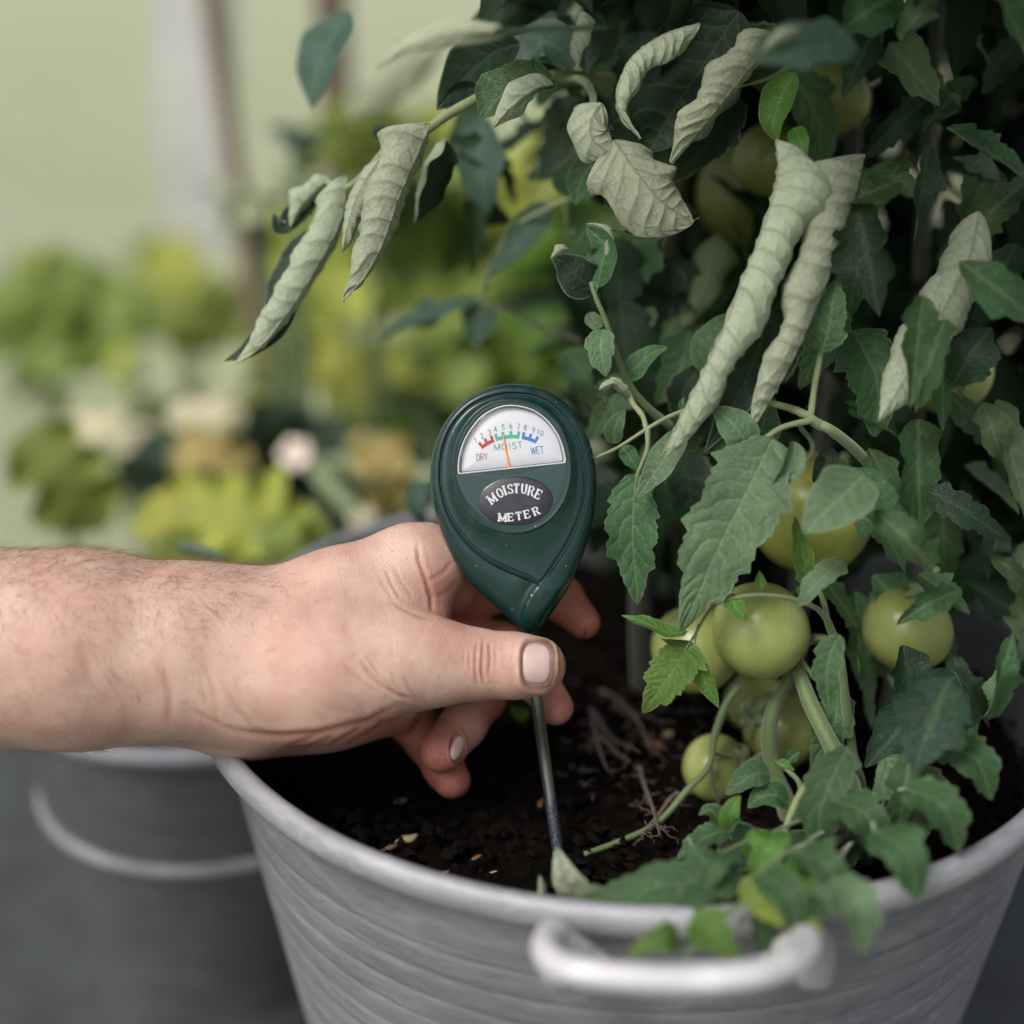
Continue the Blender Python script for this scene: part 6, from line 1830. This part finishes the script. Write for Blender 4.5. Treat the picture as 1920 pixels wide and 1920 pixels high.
bush('shrub', 552, 276, 105, 16, 10, 4, 1.2, 'teal', 'small bluish-green sprig left of the green sprays', seed=5)
bush('shrub', 500, 370, 112, 75, 34, 9, 1.9, 'sage', 'faint grey-green spray left of the first rolled leaf', seed=23)
bush('shrub', 415, 660, 160, 70, 60, 50, 3.4, 'olive', 'low olive bush at the left under the long rolled leaf', seed=6)
bush('shrub', 770, 760, 135, 60, 50, 26, 3.0, 'green', 'green clump left of the top of the meter', seed=7)
bush('shrub', 940, 640, 118, 110, 70, 60, 3.0, 'olive', 'olive foliage just above the meter', seed=8)
bush('shrub', 1090, 560, 108, 85, 110, 60, 3.0, 'green', 'deep green foliage behind the small dark curled leaf', seed=9)
bush('shrub', 950, 420, 128, 60, 60, 24, 3.0, 'lime', 'light yellow-green bush in the gap right of centre', seed=10)
bush('shrub', 700, 700, 150, 70, 40, 16, 3.0, 'sage', 'pale grey-green foliage over the wilted leaves', seed=11)
bush('shrub', 560, 720, 170, 80, 50, 20, 3.4, 'sage', 'pale sage clump beyond the lime leaves', seed=12)
bush('shrub', 860, 300, 130, 55, 45, 14, 2.6, 'lime', 'small light clump behind the hanging dark leaf', seed=13)
bush('shrub', 120, 620, 170, 150, 90, 60, 3.6, 'olive', 'olive bush farthest left', seed=14)
bush('shrub', 600, 440, 190, 60, 110, 26, 3.4, 'sage', 'thin pale shrub behind the two rolled leaves', seed=15)
bush('shrub', 480, 150, 260, 60, 60, 4, 3.4, 'sage', 'pale twiggy shrub near the white post', seed=16) if False else None
for k_, (x_, y_, d_, r_, m_, lab_) in enumerate([(600, 640, 150, 50, 'lime', 'lime leaf in the bright gap under the tip of the second rolled leaf'), (480, 700, 150, 46, 'lime', 'lime leaf over the bleached one'), (860, 480, 140, 60, 'lime', 'vivid leaf in the centre gap'),
        (990, 560, 140, 55, 'sage', 'pale leaf right of the centre gap'), (560, 760, 130, 50, 'sage', 'sage leaf above the white blossom'), (650, 780, 125, 45, 'olive', 'green leaf right of the white blossom'), (250, 700, 150, 60, 'lime', 'lime leaf far left of the cane'),
        (720, 470, 160, 60, 'sage', 'pale leaf between the two bushes of the centre'),
        (880, 640, 120, 55, 'lime', 'lime leaf behind the blurred sprig left of the meter top'), (780, 700, 130, 60, 'lime', 'yellow-green leaf low in the centre gap'), (940, 520, 125, 50, 'lime', 'yellow-green leaf high in the centre gap'),
        (840, 380, 130, 48, 'lime', 'lime leaf behind the hanging dark leaf'), (1040, 700, 115, 50, 'olive', 'green leaf right above the meter'), (560, 560, 170, 60, 'sage', 'pale leaf below the first rolled leaf'),
        (430, 610, 170, 60, 'olive', 'olive leaf under the tip of the long rolled leaf')]):
    big_leaf(x_, y_, d_, r_, m_, lab_, ang=k_ * 0.7)
for k_, (x_, y_, d_, rx_, ry_, n_, lw_, m_, lab_) in enumerate([
        (640, 520, 165, 120, 150, 36, 3.6, 'lime', 'loose yellow-green shrub between the rolled leaves and the meter'), (840, 560, 140, 130, 150, 44, 3.0, 'lime', 'yellow-green shrub filling the gap left of the plant'),
        (480, 560, 200, 90, 120, 22, 4.0, 'sage', 'pale thin shrub behind the long rolled leaf'), (620, 760, 140, 150, 60, 40, 3.0, 'lime', 'low yellow-green foliage behind the blossom'),
        (250, 560, 210, 220, 90, 40, 4.2, 'lime', 'wide yellow-green shrub at the far left'), (330, 760, 150, 180, 60, 40, 3.0, 'sage', 'pale foliage above the forearm at far left'),
        (760, 380, 190, 120, 90, 26, 3.6, 'sage', 'pale shrub high in the gap left of the plant')]):
    bush('shrub', x_, y_, d_, rx_, ry_, n_, lw_, m_, lab_, seed=40 + k_)
# dark low plants filling the gaps under the squash leaves
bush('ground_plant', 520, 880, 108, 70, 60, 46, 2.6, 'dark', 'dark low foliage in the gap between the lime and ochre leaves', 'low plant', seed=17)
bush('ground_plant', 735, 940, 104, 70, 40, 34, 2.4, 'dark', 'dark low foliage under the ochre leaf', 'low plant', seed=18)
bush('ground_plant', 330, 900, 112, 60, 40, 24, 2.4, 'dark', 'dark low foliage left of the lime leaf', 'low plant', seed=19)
bush('ground_plant', 430, 1120, 98, 150, 60, 60, 2.6, 'olive', 'green low foliage behind the forearm and the bucket', 'low plant', seed=20)
# flower
fc = W(C(556, 852, 96))[0]
fl = empty('white_flower', (fc[0], fc[1], 0.0)); tag(fl, 'pinkish white blossom above the lime squash leaf', 'flower')
for k in range(6):
    a = 6.28 * k / 6
    V, f, at, lc = leaf_geo([(556, 852, 96), (556 + 18 * math.cos(a), 852 + 16 * math.sin(a), 95.4), (556 + 36 * math.cos(a), 852 + 32 * math.sin(a), 96)], 0.75, curl=0.3, ns=12, nt=9)
    mk('petal', V, f, M['petal'], fl, attrs=at, uv=lc)
gp = fromworld(np.array([[fc[0], fc[1], 0.0]]))[0]
v, f = tube_mesh(spline([gp, (gp + C(640, 920, 97)) / 2, C(600, 890, 97), C(556, 856, 96.4)], 14), 0.3, 7); mk('stalk', v, f, M['stem_pale'], fl)
for k, pts in enumerate(([(590, 880, 96), (640, 930, 94), (680, 985, 92), (700, 1040, 90)], [(600, 870, 97), (650, 870, 97), (700, 905, 96), (735, 960, 94)])):
    p = [C(*q) for q in pts]
    e = W(p[-1])[0]
    p.append(fromworld(np.array([[e[0], e[1], 0.0]]))[0])
    v, f = tube_mesh(spline(p, 20), 0.55, 8)
    o = mk('vine_stalk', v, f, M['cream'] if False else M['stem_pale'])
    tag(o, ['pale thick stalk sloping down from the white blossom', 'second pale stalk curving from the blossom to the ochre leaf'][k], 'stalk')
# posts
def post(name, px0, px1, d0, wcm, m_, label, cat, round_=False, lean=0.0):
    """an upright standing on the ground"""
    yw = d0 * 0.01
    z_top = 1.6
    base_ = np.array([(px0 - 960) / F * (yw * cT + CAMZ * sT), yw, 0.0])
    top_ = np.array([(px1 - 960) / F * (yw * cT + (CAMZ - 0.5) * sT), yw, 0.5])
    top_ = base_ + (top_ - base_) * (z_top / 0.5)
    root = empty(name, base_); tag(root, label, cat)
    pts = fromworld(np.array([base_, (base_ + top_) / 2, top_]))
    if round_:
        v, f = tube_mesh(spline(pts, 12), wcm / 2, 12)
        mk('pole', v, f, M[m_], root)
    else:
        h = wcm / 200
        bx = []
        for q, s_ in ((base_, 1), (base_ + (top_ - base_) * 0.985, 1), (top_, 0.75)):
            bx += [q + np.array([-h * s_, -h * s_, 0]), q + np.array([h * s_, -h * s_, 0]), q + np.array([h * s_, h * s_, 0]), q + np.array([-h * s_, h * s_, 0])]
        f = grid_faces(3, 4, True).tolist() + [(8, 9, 10, 11), (3, 2, 1, 0)]
        mk('post_timber', np.array(bx), f, M[m_], root, world=True, smooth=False)


post('fence_post', 380, 365, 230, 10.5, 'white_post', 'pale grey upright post at the left of the garden', 'post')
post('garden_cane', 520, 398, 150, 2.1, 'cane', 'slender brown cane leaning left in front of the pale lawn', 'garden cane', True)
post('wooden_post', 655, 622, 170, 3.6, 'wood', 'dark brown wooden post behind the two rolled leaves', 'post')
